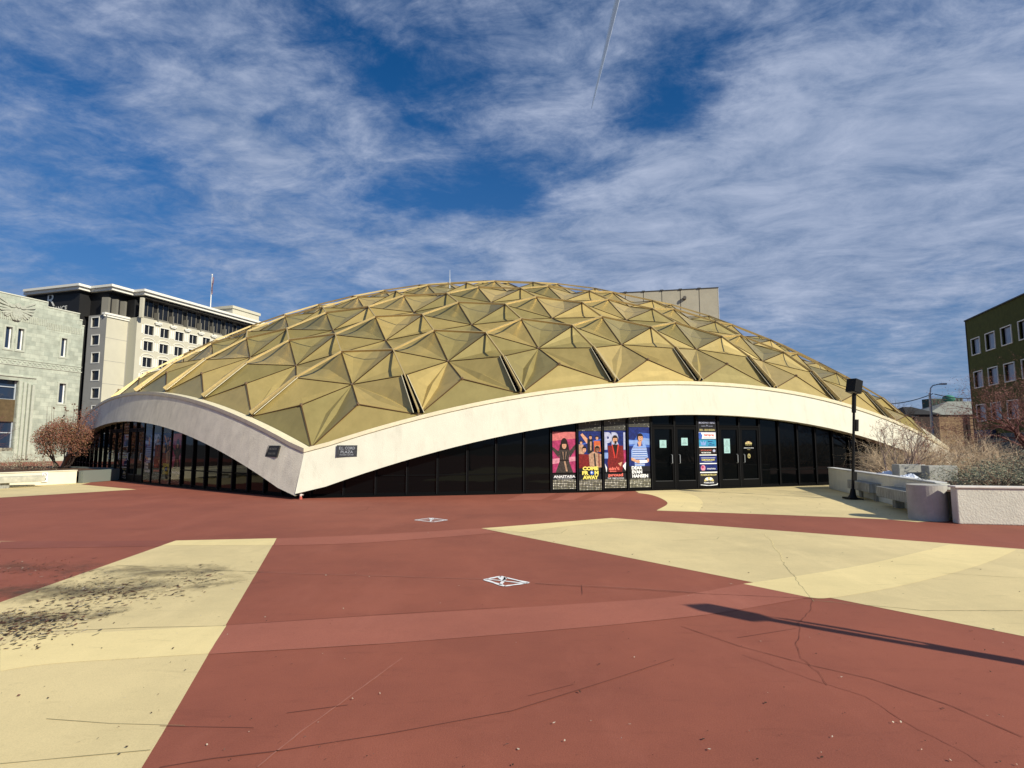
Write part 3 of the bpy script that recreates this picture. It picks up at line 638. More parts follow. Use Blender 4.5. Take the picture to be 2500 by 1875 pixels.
def poster_shirt(side, label, s0, s1):
    o, w, zt = hanging(side, s0, s1, 'poster', label, 'poster', 'show posters on the glass wall')
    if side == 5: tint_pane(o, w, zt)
    a = Art(); x0, x1 = .05, w-.05; c = w/2
    a.poly([(x0, .42), (x1, .42), (x1, 2.20), (x0, 2.20)], 'navy'); a.poly([(x0, 1.55), (x1, 1.50), (x1, 1.98), (c, 2.02), (c-.2, 1.75), (x0, 1.78)], 'blue'); a.poly([(x0, 1.60), (c, 1.62), (c, 1.75), (x0, 1.74)], 'sky'); a.poly([(c+.1, 1.60), (x1, 1.58), (x1, 1.80), (c+.1, 1.84)], 'sky'); a.poly([(x0, .42), (x1, .42), (x1, .85), (x0, .85)], 'black'); a.build('backdrop', o)
    f = Art()
    f.poly([(c-.22, 1.58), (c-.08, 1.64), (c+.12, 1.64), (c+.26, 1.56), (c+.33, 1.15), (c+.22, 1.12), (c+.19, .85), (c-.20, .85), (c-.20, 1.1), (c-.33, 1.12), (c-.32, 1.40)], 'shirt')
    for q in range(8):
        z = 1.48-q*.078; hw = .28 if z > 1.12 else .20
        f.poly([(c-hw, z), (c+hw, z), (c+hw, z-.018), (c-hw, z-.018)], 'stripe'); f.poly([(c-hw, z-.03), (c+hw, z-.03), (c+hw, z-.042), (c-hw, z-.042)], 'white')
    f.poly([(c-.07, 1.70), (c+.08, 1.70), (c+.07, 1.55), (c-.04, 1.52)], 'skin'); f.poly([(c-.09, 1.66), (c-.02, 1.56), (c-.09, 1.54)], 'stripe'); f.poly([(c+.09, 1.66), (c+.05, 1.55), (c+.13, 1.56)], 'stripe')
    f.poly([(c-.34, 1.15), (c-.24, 1.12), (c-.02, 1.0), (c-.05, .94), (c-.33, 1.05)], 'skin'); f.poly([(c-.02, 1.05), (c+.30, 1.06), (c+.31, .97), (c+.0, .94)], 'white'); f.ell(c-.06, 1.01, .06, .06, 'skin'); f.ell(c+.32, 1.05, .04, .07, 'skin')
    f.head(c+.03, 1.82, .12, 'skin', 'hair', 1); f.build('figure', o)
    t = Art(); t.text('DEAR', c-.12, .79, .42, .12, 'white', .05); t.text('EVAN', c-.12, .65, .40, .12, 'white', .05); t.text('HANSEN', c, .51, .62, .12, 'white', .05); t.build('title', o)
    p = Art(); p.poly([(x0, .07), (x1, .07), (x1, .41), (x0, .41)], PERF); p.build('film', o)
    if zt > 2.3: p = Art(); p.poly([(x0, 2.21), (x1, 2.21), (x1, zt-.06), (x0, zt-.06)], PERFD); p.build('upper_film', o)
def season_banner(side, label):
    s0, s1 = SC-.5*PW_, SC+.5*PW_
    o, w, zt = hanging(side, s0, s1, 'season_banner', label, 'banner', 'season banners between the doors')
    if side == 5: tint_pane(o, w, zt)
    c = w/2; x0, x1 = .10, w-.10
    a = Art(); a.poly([(.06, .06), (w-.06, .06), (w-.06, 2.52), (.06, 2.52)], 'black')
    a.poly([(x0+.02, .14), (c, .10), (x1, .13), (x1+.02, .20), (x1-.05, .15), (c, .125), (x0+.02, .16)], 'white'); a.build('backing', o)
    t = Art(); t.text('BROADWAY / RENO', c, 2.40, .70, .075, 'grey', .02); t.text('o', c, 2.29, .05, .05, 'grey', .02); t.poly([(x0+.12, 2.265), (c-.06, 2.265), (c-.06, 2.275), (x0+.12, 2.275)], 'grey'); t.poly([(c+.06, 2.265), (x1-.12, 2.265), (x1-.12, 2.275), (c+.06, 2.275)], 'grey'); t.text('2022 - 2023 SEASON', c, 2.13, .68, .07, 'gold', .02); t.text('PIONEERCENTER.COM', c, .50, .68, .065, 'gold', .03)
    t.build('lettering', o)
    b = Art()
    b.poly([(x0, 1.80), (x1, 1.80), (x1, 2.05), (x0, 2.05)], 'grey'); b.poly([(x0+.02, 1.81), (x1-.01, 1.81), (x1-.01, 2.03), (x0+.02, 2.03)], 'white'); b.poly([(x0, 1.80), (x0+.12, 1.80), (x0+.16, 1.92), (x0+.09, 2.04), (x0, 2.02)], 'blue')
    b.text('hairspray', c+.08, 1.94, .46, .11, 'red', .04); b.poly([(x0+.2, 1.835), (x1-.06, 1.835), (x1-.06, 1.85), (x0+.2, 1.85)], 'navy')
    b.poly([(x0, 1.52), (x1, 1.52), (x1, 1.78), (x0, 1.78)], 'teal'); b.poly([(x0+.1, 1.57), (x0+.28, 1.57), (x0+.32, 1.74), (x0+.24, 1.66), (x0+.19, 1.74), (x0+.14, 1.66), (x0+.06, 1.74)], 'sky'); b.text('THE BOOK\nOF LIGHT', c+.17, 1.65, .26, .14, 'navy', .02) if False else b.text('on the stage', c+.17, 1.66, .30, .08, 'navy', .02) if False else None
    b.poly([(c+.02, 1.72), (c+.22, 1.73), (c+.22, 1.70), (c+.02, 1.69)], 'navy'); b.poly([(c+.08, 1.65), (c+.18, 1.66), (c+.18, 1.63), (c+.08, 1.62)], 'navy'); b.poly([(c+.02, 1.59), (c+.30, 1.60), (c+.30, 1.57), (c+.02, 1.56)], 'navy')
    b.poly([(x0, 1.485), (x1, 1.485), (x1, 1.515), (x0, 1.515)], 'white')
    b.poly([(x0, 1.24), (x1, 1.24), (x1, 1.47), (x0, 1.47)], 'hair'); b.text("ain't too proud", c-.08, 1.39, .46, .055, 'salmon', .02); b.text('THE TEMPTATIONS', c-.08, 1.30, .42, .05, 'white', .03); b.ell(x1-.10, 1.37, .06, .05, 'grey')
    b.poly([(x0, 1.20), (x1, 1.20), (x1, 1.235), (x0, 1.235)], 'white')
    b.poly([(x0, .93), (x1, .93), (x1, 1.19), (x0, 1.19)], 'navy'); b.poly([(x0+.06, 1.10), (x1-.06, 1.10), (x1-.06, 1.125), (x0+.06, 1.125)], 'grey'); b.text('COME FROM AWAY', c, 1.04, .58, .06, 'yellow', .03); b.poly([(x0+.2, .975), (x1-.2, .975), (x1-.2, .985), (x0+.2, .985)], 'grey')
    b.poly([(x0, .89), (x1, .89), (x1, .925), (x0, .925)], 'white')
    b.poly([(x0, .62), (x1, .62), (x1, .88), (x0, .88)], 'navy'); b.ell(x0+.14, .75, .10, .11, 'pink'); b.ell(x0+.12, .78, .05, .05, 'crimson'); b.text('ANASTASIA', c+.12, .72, .38, .05, 'white', .02)
    b.poly([(x0, .57), (x1, .57), (x1, .61), (x0, .61)], 'white')
    b.build('show_panels', o)
    g = Art(); n = 10
    for q in range(5):
        t0, t1 = pi*q/5, pi*(q+1)/5
        g.poly([(c, .27)]+[(c-.21*cos(t0+(t1-t0)*k/3), .27+.15*sin(t0+(t1-t0)*k/3)) for k in range(4)], 'gold' if q % 2 == 0 else 'white')
    g.poly([(c-.22, .25), (c, .31), (c+.22, .25), (c, .27)], 'black'); g.text('PIONEER CENTER', c, .225, .44, .04, 'white', .03); g.poly([(c-.2, .185), (c+.2, .185), (c+.2, .192), (c-.2, .192)], 'grey'); g.build('emblem', o)
def paper(side, k, x, z, w_, h_, label, kind='notice'):
    s0, s1 = SC+(k-.5)*PW_, SC+(k+.5)*PW_
    A, B, rz, w, za, zb = frame_at(side, s0, s1)
    Art.count = 0
    o = thing('notice', label, 'notice', A+Vector((sin(rz), -cos(rz), 0))*.025, rz, 'paper notices taped to the doors')
    a = Art(); a.poly([(x-w_/2, z-h_/2), (x+w_/2, z-h_/2), (x+w_/2, z+h_/2), (x-w_/2, z+h_/2)], 'mint'); a.build('sheet', o)
    l = Art()
    for q in range(4): l.poly([(x-w_*(.12+.07*q), z+h_*(.3-.18*q)), (x+w_*(.12+.07*q), z+h_*(.3-.18*q)), (x+w_*(.12+.07*q), z+h_*(.26-.18*q)), (x-w_*(.12+.07*q), z+h_*(.26-.18*q))], 'coat')
    l.build('printed_lines', o)
E0 = lambda k: (SC+(k-.5)*PW_, SC+(k+.5)*PW_)
poster_woman(0, 'poster of a dark-haired woman with spread arms on the sunlit right glass wall', *E0(-6))
poster_crowd(0, 'poster of a cheering crowd over yellow lettering on the sunlit right glass wall', *E0(-5))
poster_suit(0, 'poster of a man in a maroon suit before giant letters, sunlit right wall', *E0(-4))
poster_shirt(0, 'poster of a young man in a blue striped polo shirt beside the right doors', *E0(-3))
season_banner(0, 'tall black season banner with coloured panels between the two right pairs of doors')
poster_woman(5, 'dim red poster of a woman on the shaded left glass wall, nearest the corner', *E0(-6))
poster_crowd(5, 'dim poster of a crowd with yellow lettering on the shaded left glass wall', *E0(-5))
poster_suit(5, 'dim poster of a man in a dark red suit on the shaded left glass wall', *E0(-4))
poster_shirt(5, 'dim poster of a man in a striped shirt on the shaded left glass wall', *E0(-3))
season_banner(5, 'tall pale season banner between the doors of the shaded left glass wall')
paper(0, -2, .47, 1.62, .27, .27, 'pale paper notice on the leftmost dark door of the right wall')
paper(0, -1, .42, 1.70, .27, .27, 'pale paper notice on the dark door just left of the season banner')
paper(0, 1, .38, 1.68, .27, .26, 'pale notice on the door right of the season banner, upper of two')
paper(0, 1, .38, 1.41, .27, .26, 'pale notice on the door right of the season banner, lower of two')
def door_emblem():
    s0, s1 = E0(2); A, B, rz, w, za, zb = frame_at(0, s0, s1)
    Art.count = 0; o = thing('door_decal', 'small gold fan emblem and hours decal on the rightmost glass door', 'decal', A+Vector((sin(rz), -cos(rz), 0))*.025, rz)
    g = Art(); c = w*.46
    for q in range(5):
        t0, t1 = pi*q/5, pi*(q+1)/5
        g.poly([(c, 1.62)]+[(c-.16*cos(t0+(t1-t0)*k/3), 1.62+.10*sin(t0+(t1-t0)*k/3)) for k in range(4)], 'gold' if q % 2 == 0 else 'tan')
    g.build('emblem', o)
    l = Art(); l.text('PIONEER CENTER', c, 1.585, .30, .03, 'gold', .02); l.text('ADMINISTRATION OFFICE', c, 1.47, .46, .028, 'white', .02); l.text('HOURS', c, 1.41, .14, .022, 'gold', .01); l.build('lettering', o)
    r = Art(); r.ell(c, 1.17, .065, .085, 'gold'); r.ell(c, 1.17, .045, .06, 'black'); r.ell(c, 1.18, .02, .025, 'gold'); r.build('seal', o)
door_emblem()

# ------------------------------------------------------------------ paving
def sheet(name, pts, z, m, kind='structure'):
    mb = MB(); mb.add([(p.x, p.y, z) for p in pts], [tuple(range(len(pts)))]); o = mb.build(name, m)
    bm = bmesh.new(); bm.from_mesh(o.data); bmesh.ops.triangulate(bm, faces=bm.faces)
    for f in bm.faces:
        if f.normal.z < 0: f.normal_flip()
    bm.to_mesh(o.data); bm.free(); o['kind'] = kind; return o
g0 = MB(); g0.quad((-4000, -4000, -.06), (4000, -4000, -.06), (4000, 4000, -.06), (-4000, 4000, -.06)); tag(g0.build('ground', mat('asphalt_dusty', (.09, .085, .08), .95, var=.2, vscale=.05)), kind='structure')
pz = MB(); pz.box((-60, -40, -.05), (48, 75, 0)); tag(pz.build('plaza', RED), kind='structure')
def ext(a, b, d): return b+(b-a).normalized()*d
gp = lambda L: [G(*p) for p in L]
# cream field, lower left
c1l = gp([(0, 1471), (429.5, 1320)]); c1r = gp([(675.3, 1314.5), (627, 1397.6), (553.8, 1521.9), (508.6, 1598), (446.4, 1705.5), (395.6, 1793), (345.8, 1875)])
C1 = [ext(c1l[1], c1l[0], 6)]+[c1l[1]]+c1r+[ext(c1r[-2], c1r[-1], 3.5)]
sheet('paving_cream', C1, .002, CREAM)
c2 = gp([(1175, 1290), (1250, 1284.5), (1493, 1264.8), (2500, 1341), (2500, 1554)])
C2 = [c2[0], c2[1], c2[2], ext(c2[2], c2[3], 10), ext(c2[0], c2[4], 8)]
sheet('paving_cream', C2, .002, CREAM)
wl = [wall_pt(0, s)[0]-nrm(0, 4)*.2 for s in (10.9, 13, 15, 17, 19, 21, 23)]
def smooth(P, n=6):
    out = []
    for i in range(len(P)-1):
        p0, p1, p2, p3 = P[max(i-1, 0)], P[i], P[i+1], P[min(i+2, len(P)-1)]
        for k in range(n):
            t = k/n; out.append(.5*((2*p1)+(p2-p0)*t+(2*p0-5*p1+4*p2-p3)*t*t+(3*p1-p0-3*p2+p3)*t*t*t))
    return out+[P[-1]]
C3 = smooth(gp([(1603, 1246.7), (1618, 1241), (1628.6, 1233.7), (1629, 1226), (1620, 1219.6), (1606, 1213), (1589, 1208), (1560, 1203.5)]))+wl+[Vector((14, 24.5, 0)), Vector((14, 14, 0))]+gp([(2240, 1275), (2170, 1268.5), (2050, 1263), (1900, 1257), (1750, 1251.5)])
sheet('paving_cream', C3, .002, CREAM)
C4 = gp([(-500, 1240), (0, 1215), (333, 1195), (198, 1183)])+[Vector((-20, 30, 0)), Vector((-32, 30, 0)), Vector((-34, 14, 0))]
sheet('paving_cream', C4, .002, CREAM)
C5 = gp([(-400, 1316), (65, 1322), (-400, 1350)]); sheet('paving_cream', C5, .002, CREAM)
# lighter strips across the paving
def strip(name, top, bot, m, z):
    a, b = smooth(gp(top), 5), smooth(gp(bot), 5); return sheet(name, a+b[::-1], z, m)
strip('paving_band', [(554, 1527.5), (900, 1505), (1250, 1485), (1480, 1470), (1645, 1457), (1815, 1426)], [(508.6, 1597), (736, 1585), (955, 1570), (1250, 1547), (1500, 1525), (1741, 1499), (1975, 1459)], REDL, .0028)
strip('paving_band', [(1815, 1426), (1950, 1406), (2130, 1375), (2318, 1330)], [(1975, 1459), (2030, 1460), (2180, 1435), (2323.7, 1400), (2420, 1370), (2482, 1342)], CREAML, .0036)
strip('paving_band', [(0, 1575), (113, 1553), (330, 1540), (553, 1528)], [(0, 1640), (113, 1623), (300, 1610), (508, 1597)], CREAML, .0036)
strip('paving_band', [(429.5, 1320), (675.3, 1314.5)], [(395, 1332), (667, 1331)], CREAML, .0036)
strip('paving_band', [(1175, 1290), (1250, 1284.5), (1493, 1264.8)], [(1280, 1300), (1400, 1283), (1560, 1270)], CREAML, .0036)
strip('paving_band', [(0, 1322), (430, 1320)], [(0, 1340), (390, 1334)], REDD, .0028)
strip('paving_band', [(675, 1315), (900, 1306), (1175, 1290)], [(670, 1332), (900, 1325), (1215, 1301)], REDL, .0028)
strip('paving_band', [(1555, 1203.5), (1590, 1208.5), (1620, 1220), (1629, 1231), (1603, 1246)], [(1660, 1201), (1695, 1210), (1713, 1222), (1715, 1235), (1705, 1249)], CREAML, .0036)
for u0, u1 in ((1280, 1360), (1390, 1440), (1470, 1530)):
    strip('paving_band', [(u0, 1205), (u1, 1204)], [(u0-45, 1222), (u1-40, 1221)], REDL, .0028)
def groove(pts, w, m, z=.0045, jit=.0):
    P = gp(pts); Q = []
    for a, b in zip(P, P[1:]):
        n = max(2, int((b-a).length/(.25 if not jit else .05))); Q += [a.lerp(b, k/n) for k in range(n)]
    Q.append(P[-1])
    if jit:
        o1 = o2 = 0; R_ = []
        for q in Q: o1 = o1*.93+random.gauss(0, jit*.7); o2 = o2*.93+random.gauss(0, jit*.7); R_.append(q+Vector((o1, o2, 0)))
        Q = R_
    mb = MB(); prev = None
    for i, q in enumerate(Q):
        d = (Q[min(i+1, len(Q)-1)]-Q[max(i-1, 0)]).normalized(); n = Vector((-d.y, d.x, 0)); ww = w*random.uniform(.45, .95)/2
        cur = (q+n*ww+UP*z, q-n*ww+UP*z)
        if prev: mb.quad(prev[0], cur[0], cur[1], prev[1])
        prev = cur
    o = mb.build('paving_joint', m, fix=False)
    bm = bmesh.new(); bm.from_mesh(o.data)
    for f in bm.faces:
        if f.normal.z < 0: f.normal_flip()
    bm.to_mesh(o.data); bm.free(); o['kind'] = 'structure'
groove([(630, 1397.6), (900, 1406), (1181, 1414.5)], .018, LINEP, jit=.004); groove([(1306, 1424), (1500, 1434), (1702, 1446.7)], .016, LINEP, jit=.004); groove([(1306, 1426), (1702, 1449), (1984, 1461)], .010, LINE, .0052, jit=.004)
groove([(390, 1875), (520, 1853), (672, 1835.5), (950, 1792), (1250, 1736.6), (1493, 1660), (1645.6, 1609.5)], .011, LINE)
groove([(627, 1875), (729, 1793), (836, 1716.8), (926.8, 1649), (983, 1606.6)], .012, LINEP, jit=.003)
groove([(1662.5, 1530), (1815, 1581), (1984.6, 1626.4), (2131.5, 1660), (2323.7, 1725), (2500, 1801.6)], .009, LINE, jit=.002)
groove([(1911, 1372), (1950.7, 1423), (1984.6, 1468)], .007, LINEC, jit=.01); groove([(1866, 1304), (1890, 1340), (1911, 1372)], .02, CREAML, jit=.01)
groove([(1984.6, 1468), (1956, 1519), (1950.7, 1564), (1959, 1609.5), (1996, 1643), (2024, 1677)], .005, LINE, jit=.009)
groove([(113, 1756.4), (270, 1768), (452, 1773)], .006, LINEC, .0048); groove([(0, 1866.6), (200, 1848), (367, 1832.7)], .008, LINEC, .0048); groove([(390, 1774), (620, 1778)], .005, LINE)
groove([(282.5, 1380.6), (463, 1390), (630, 1397)], .013, LINEC, .0048)
groove([(548, 1529), (340, 1533), (113, 1543)], .009, LINEC, .0048)
groove([(545, 1528), (900, 1503), (1250, 1482)], .007, LINE); groove([(508, 1598), (955, 1571), (1250, 1548), (1500, 1526), (1741, 1500)], .008, LINEP)
groove([(1815, 1600), (2100, 1700), (2400, 1870)], .006, REDD, jit=.01)
groove([(2300, 1400), (2500, 1412)], .01, LINEC, .0048); groove([(1990, 1466), (2250, 1490), (2500, 1492)], .01, LINEC, .0048, jit=.006)
groove([(1640, 1320), (1750, 1317), (1755, 1312)], .012, LINEC, .0048); groove([(1260, 1308), (1370, 1302), (1385, 1292)], .012, LINEC, .0048)
groove([(760, 1250), (850, 1255), (895, 1244), (900, 1238)], .014, LINE); groove([(1000, 1290), (1150, 1262), (1200, 1252)], .02, REDL)
for L in ([(0, 1232), (500, 1240), (1000, 1232), (1400, 1240)], [(1420, 1428), (1422, 1452)], [(1290, 1700), (1400, 1672)], [(700, 1742), (850, 1722)], [(1800, 1558), (1945, 1535)]): groove(L, .008, REDD if len(L) > 2 else LINE)

def stain(px, rx, ry, rot, label_mat, amt, nscale=2.2, z=.0055):
    c = G(*px); m = bpy.data.materials.new(label_mat); m.use_nodes = True; nt = m.node_tree; N = nt.nodes; Lk = nt.links; b = N['Principled BSDF']
    b.inputs['Base Color'].default_value = (.085, .068, .045, 1); b.inputs['Roughness'].default_value = .95
    tc = N.new('ShaderNodeTexCoord'); n = N.new('ShaderNodeTexNoise'); n.inputs['Scale'].default_value = nscale; n.inputs['Detail'].default_value = 9; n.inputs['Roughness'].default_value = .72; Lk.new(tc.outputs['Object'], n.inputs['Vector'])
    g = N.new('ShaderNodeMapping'); g.inputs['Scale'].default_value = (1/rx, 1/ry, 1); Lk.new(tc.outputs['Object'], g.inputs[0]); ln = N.new('ShaderNodeVectorMath'); ln.operation = 'LENGTH'; Lk.new(g.outputs[0], ln.inputs[0])
    a = N.new('ShaderNodeMath'); a.operation = 'SUBTRACT'; Lk.new(n.outputs[0], a.inputs[0]); q = N.new('ShaderNodeMath'); q.operation = 'MULTIPLY'; Lk.new(ln.outputs['Value'], q.inputs[0]); q.inputs[1].default_value = .26; Lk.new(q.outputs[0], a.inputs[1])
    mr = N.new('ShaderNodeMapRange'); Lk.new(a.outputs[0], mr.inputs[0]); mr.inputs[1].default_value = .26; mr.inputs[2].default_value = .52; mr.inputs[3].default_value = 0; mr.inputs[4].default_value = amt; Lk.new(mr.outputs[0], b.inputs['Alpha'])
    mb = MB(); mb.add([(rx*1.9*cos(2*pi*k/28), ry*1.9*sin(2*pi*k/28), 0) for k in range(28)], [tuple(range(28))]); o = mb.build('dirt_stain', m); o.location = (c.x, c.y, z); o.rotation_euler = (0, 0, rot); o['kind'] = 'structure'
stain((190, 1440), 1.9, .62, .30, 'dirt_film', .6); stain((60, 1510), .9, .32, .35, 'dirt_film_dense', .7); stain((380, 1395), 1.2, .45, .1, 'dirt_film_thin', .5); stain((80, 1385), 1.1, .4, .1, 'dirt_film_red', .35)
# painted crossed squares
def crossed(px, label):
    P = gp(px); o = MB(); c = sum(P, Vector())/4
    def ln(a, b, w=.035):
        d = (b-a).normalized(); n = Vector((-d.y, d.x, 0))*w/2; k = 6; prev = None
        for i in range(k+1):
            q = a.lerp(b, i/k); ww = random.uniform(.7, 1.35); cur = (q+n*ww+UP*.006, q-n*ww+UP*.006)
            if prev: o.quad(prev[0], prev[1], cur[1], cur[0])
            prev = cur
    for i in range(4): ln(P[i], P[(i+1) % 4], .045)
    ln(P[0].lerp(P[1], .15), P[2].lerp(P[3], .15)); ln(P[1].lerp(P[2], .2), P[3].lerp(P[0], .2)); ln(P[1].lerp(c, .2), P[1].lerp(c, .8), .07)
    q = o.build('painted_mark', WHITEP, fix=False); tag(q, label, 'paint mark', 'crossed squares painted on the red paving')
crossed([(1183, 1416), (1222, 1408), (1290, 1424), (1232, 1432)], 'larger rough white painted crossed square on the red paving, nearest the camera')
crossed([(1013, 1270), (1052, 1265), (1092, 1270), (1058, 1275)], 'small white painted crossed square on the red paving near the building corner')

# loose leaves and litter
def flecks():
    mb = MB(); LM = [mat('litter_dark', (.05, .03, .02), .9), mat('litter_brown', (.16, .06, .04), .9), mat('litter_pale', (.55, .47, .36), .9), mat('litter_grey', (.10, .09, .07), .9)]
    def fleck(p, s, mi):
        a = random.uniform(0, 2*pi); n = random.choice((3, 4, 5)); el = random.uniform(.25, .9); h = random.uniform(.003, .012)
        vs = []
        for k in range(n):
            r = s*random.uniform(.6, 1.1); x, y = r*cos(2*pi*k/n), r*sin(2*pi*k/n)*el
            vs.append((p.x+x*cos(a)-y*sin(a), p.y+x*sin(a)+y*cos(a), .0065+random.uniform(0, h)))
        mb.add(vs, [tuple(range(n))], mi)
    for _ in range(260):
        v = 1230+645*random.random()**.8; u = random.uniform(-30, 2530)
        fleck(G(u, v), random.uniform(.004, .013)*(2 if v < 1450 else 1), random.choice((0, 0, 1, 2, 3)))
    for _ in range(90):
        fleck(G(random.uniform(1650, 2240), random.uniform(1200, 1262)), random.uniform(.015, .04), random.choice((0, 1)))
    mb.build('leaf_litter', LM, fix=False).__setitem__('kind', 'stuff')
    mb2 = mb; mb = MB()
    def fl2(p, s, mi):
        a = random.gauss(.1, .7); h = random.uniform(.002, .010); L = s*random.uniform(.5, 1.7); w = s*random.uniform(.15, .6)
        c, q = cos(a), sin(a)
        mb.add([(p.x-L*c-w*q, p.y-L*q+w*c, .0065), (p.x-L*c+w*q, p.y-L*q-w*c, .0065), (p.x+L*c+w*q, p.y+L*q-w*c, .0065+h), (p.x+L*c-w*q, p.y+L*q+w*c, .0065+h)], [(0, 1, 2, 3)], mi)
    for _ in range(1700):
        t = random.random(); cu, cv = -60+t*600, 1560-t*165
        k = random.random()
        if k < .35: cu, cv = -20+t*170, 1545-t*40
        elif k < .6: cu, cv = 150+t*140, 1460-t*35
        u = random.gauss(cu, 70*(1-t*.4)); v = random.gauss(cv, 26*(1-t*.5))
        if v < 1335 or u > 545: continue
        fl2(G(u, v), random.uniform(.008, .022), random.choice((0, 0, 0, 1, 1, 3, 2) if random.random() < .5 else (0, 1, 3)))
    for _ in range(160):
        fl2(G(random.gauss(80, 70), random.gauss(1390, 12)), random.uniform(.008, .02), random.choice((0, 1, 1, 2)))
    mb.build('leaf_litter', LM, fix=False).__setitem__('kind', 'stuff')
flecks()

# ------------------------------------------------------------------ right planter, benches, lamp
WD = Vector((.25, .968, 0)).normalized(); WN = Vector((-WD.y, WD.x, 0))
pt = thing('planter', 'low stucco planter wall with a rounded end and dark soil, right of the doors', 'planter', (9.4, 12.6, 0))
def loc(mb, name, m, par, **k):
    o = mb.build(name, m, par, **k); o.matrix_parent_inverse = Matrix.Translation(-par.location); return o
a0 = Vector((9.35, 12.75, 0)); w = MB(); far = a0+WD*9.0
w.bar(a0+WD*.1+UP*.37-WN*.10, far+UP*.37-WN*.10, .20, .74); loc(w, 'side_wall', PLANT, pt, bevel=.02)
w = MB(); w.tube([(8.93, 12.66, .0), (8.93, 12.66, .74)], .36, 40); loc(w, 'rounded_end', mat('grey_brown_concrete', (.42, .405, .37), .9, var=.12, vscale=4, bump=.2, bscale=40), pt, smooth=False)
fw = G(2341, 1279.6); fe = G(2500, 1283.5); fd = (fe-fw).normalized(); fwn = Vector((-fd.y, fd.x, 0))
w = MB(); w.bar(fw+fwn*.12+UP*.36, fw+fd*6+fwn*.12+UP*.36, .24, .72); loc(w, 'front_wall', PLANT, pt, bevel=.02)
w = MB(); w.bar(fw+fwn*.12-fd*.03+UP*.74, fw+fd*6+fwn*.12+UP*.74, .30, .04); loc(w, 'coping', mat('coping', (.72, .68, .62), .8, var=.1), pt, bevel=.01)
w = MB(); w.bar(a0+WD*.3+UP*.755-WN*.10, far+UP*.755-WN*.10, .25, .03); loc(w, 'coping', mat('coping_pale', (.62, .62, .60), .8, var=.1), pt, bevel=.01)
w = MB(); w.add([a0+UP*.62+WD*.2, fw+fwn*.3+UP*.62, fw+fd*6+fwn*.3+UP*.62, Vector((26, 24, .62)), far+UP*.62], [(0, 1, 2, 3, 4)]); loc(w, 'soil', SOIL, pt)
def bench(A, L, label):
    o = thing('bench', label, 'bench', (A.x, A.y, 0), 0, 'concrete benches along the right planter')
    def l2(mb, n, m): b = mb.build(n, m, o, bevel=.015); b.matrix_parent_inverse = Matrix.Translation((-A.x, -A.y, 0)); return b
    s = MB(); s.bar(A-WN*.22+UP*.38, A+WD*L-WN*.22+UP*.38, .44, .26); l2(s, 'seat', CONC)
    for f in (.18, .82): s = MB(); s.bar(A+WD*L*f-WN*.34-WD*.10+UP*.125, A+WD*L*f-WN*.34+WD*.10+UP*.125, .20, .25); l2(s, 'support', DARKV if False else CONC)
bench(Vector((8.92, 12.85, 0)), 2.75, 'nearer of two stained concrete benches beside the right planter')
bench(Vector((9.98, 16.4, 0)), 2.0, 'farther stained concrete bench behind the black lamp post')
def block(u0, u1, v0, Y, label):
    a, b = at(u0, v0, Y), at(u1, v0, Y); mb = MB(); mb.box((a.x, Y, .60), (b.x, Y+.32, a.z)); o = mb.build('concrete_block', mat('block_grey', (.36, .36, .33), .9, var=.15, vscale=3, bump=.4, bscale=30), bevel=.02)
    tag(o, label, 'block', 'concrete blocks in the right planter')
block(2194, 2260, 1134, 16.4, 'grey square concrete block in the right planter beside the bare shrub')
block(2267, 2338, 1137, 15.9, 'grey square concrete block in the right planter beside the green shrub')
def snow(u, v, Y, w_, label):
    c = at(u, v, Y); mb = MB(); nx, ny = 14, 8; idx = {}
    vs = []
    for i in range(nx+1):
        for j in range(ny+1):
            x, y = i/nx*2-1, j/ny*2-1; r = max(0, 1-x*x)*max(0, 1-y*y)
            vs.append((c.x+x*w_/2, c.y+y*.22, .64+r**.6*(.16+.05*sin(7*x+3*y)+random.uniform(-.02, .02))))
    fs = [(i*(ny+1)+j, (i+1)*(ny+1)+j, (i+1)*(ny+1)+j+1, i*(ny+1)+j+1) for i in range(nx) for j in range(ny)]
    mb.add(vs, fs); tag(mb.build('snow_patch', mat('old_snow', (.72, .78, .88), .6, var=.1, vscale=9, bump=.6, bscale=30), smooth=False), label, 'snow patch', 'leftover snow in the right planter')
snow(2165, 1160, 16.9, .70, 'small snow patch on the soil near the bare shrub stems'); snow(2218, 1164, 15.3, .62, 'small snow patch in front of the grey concrete blocks')

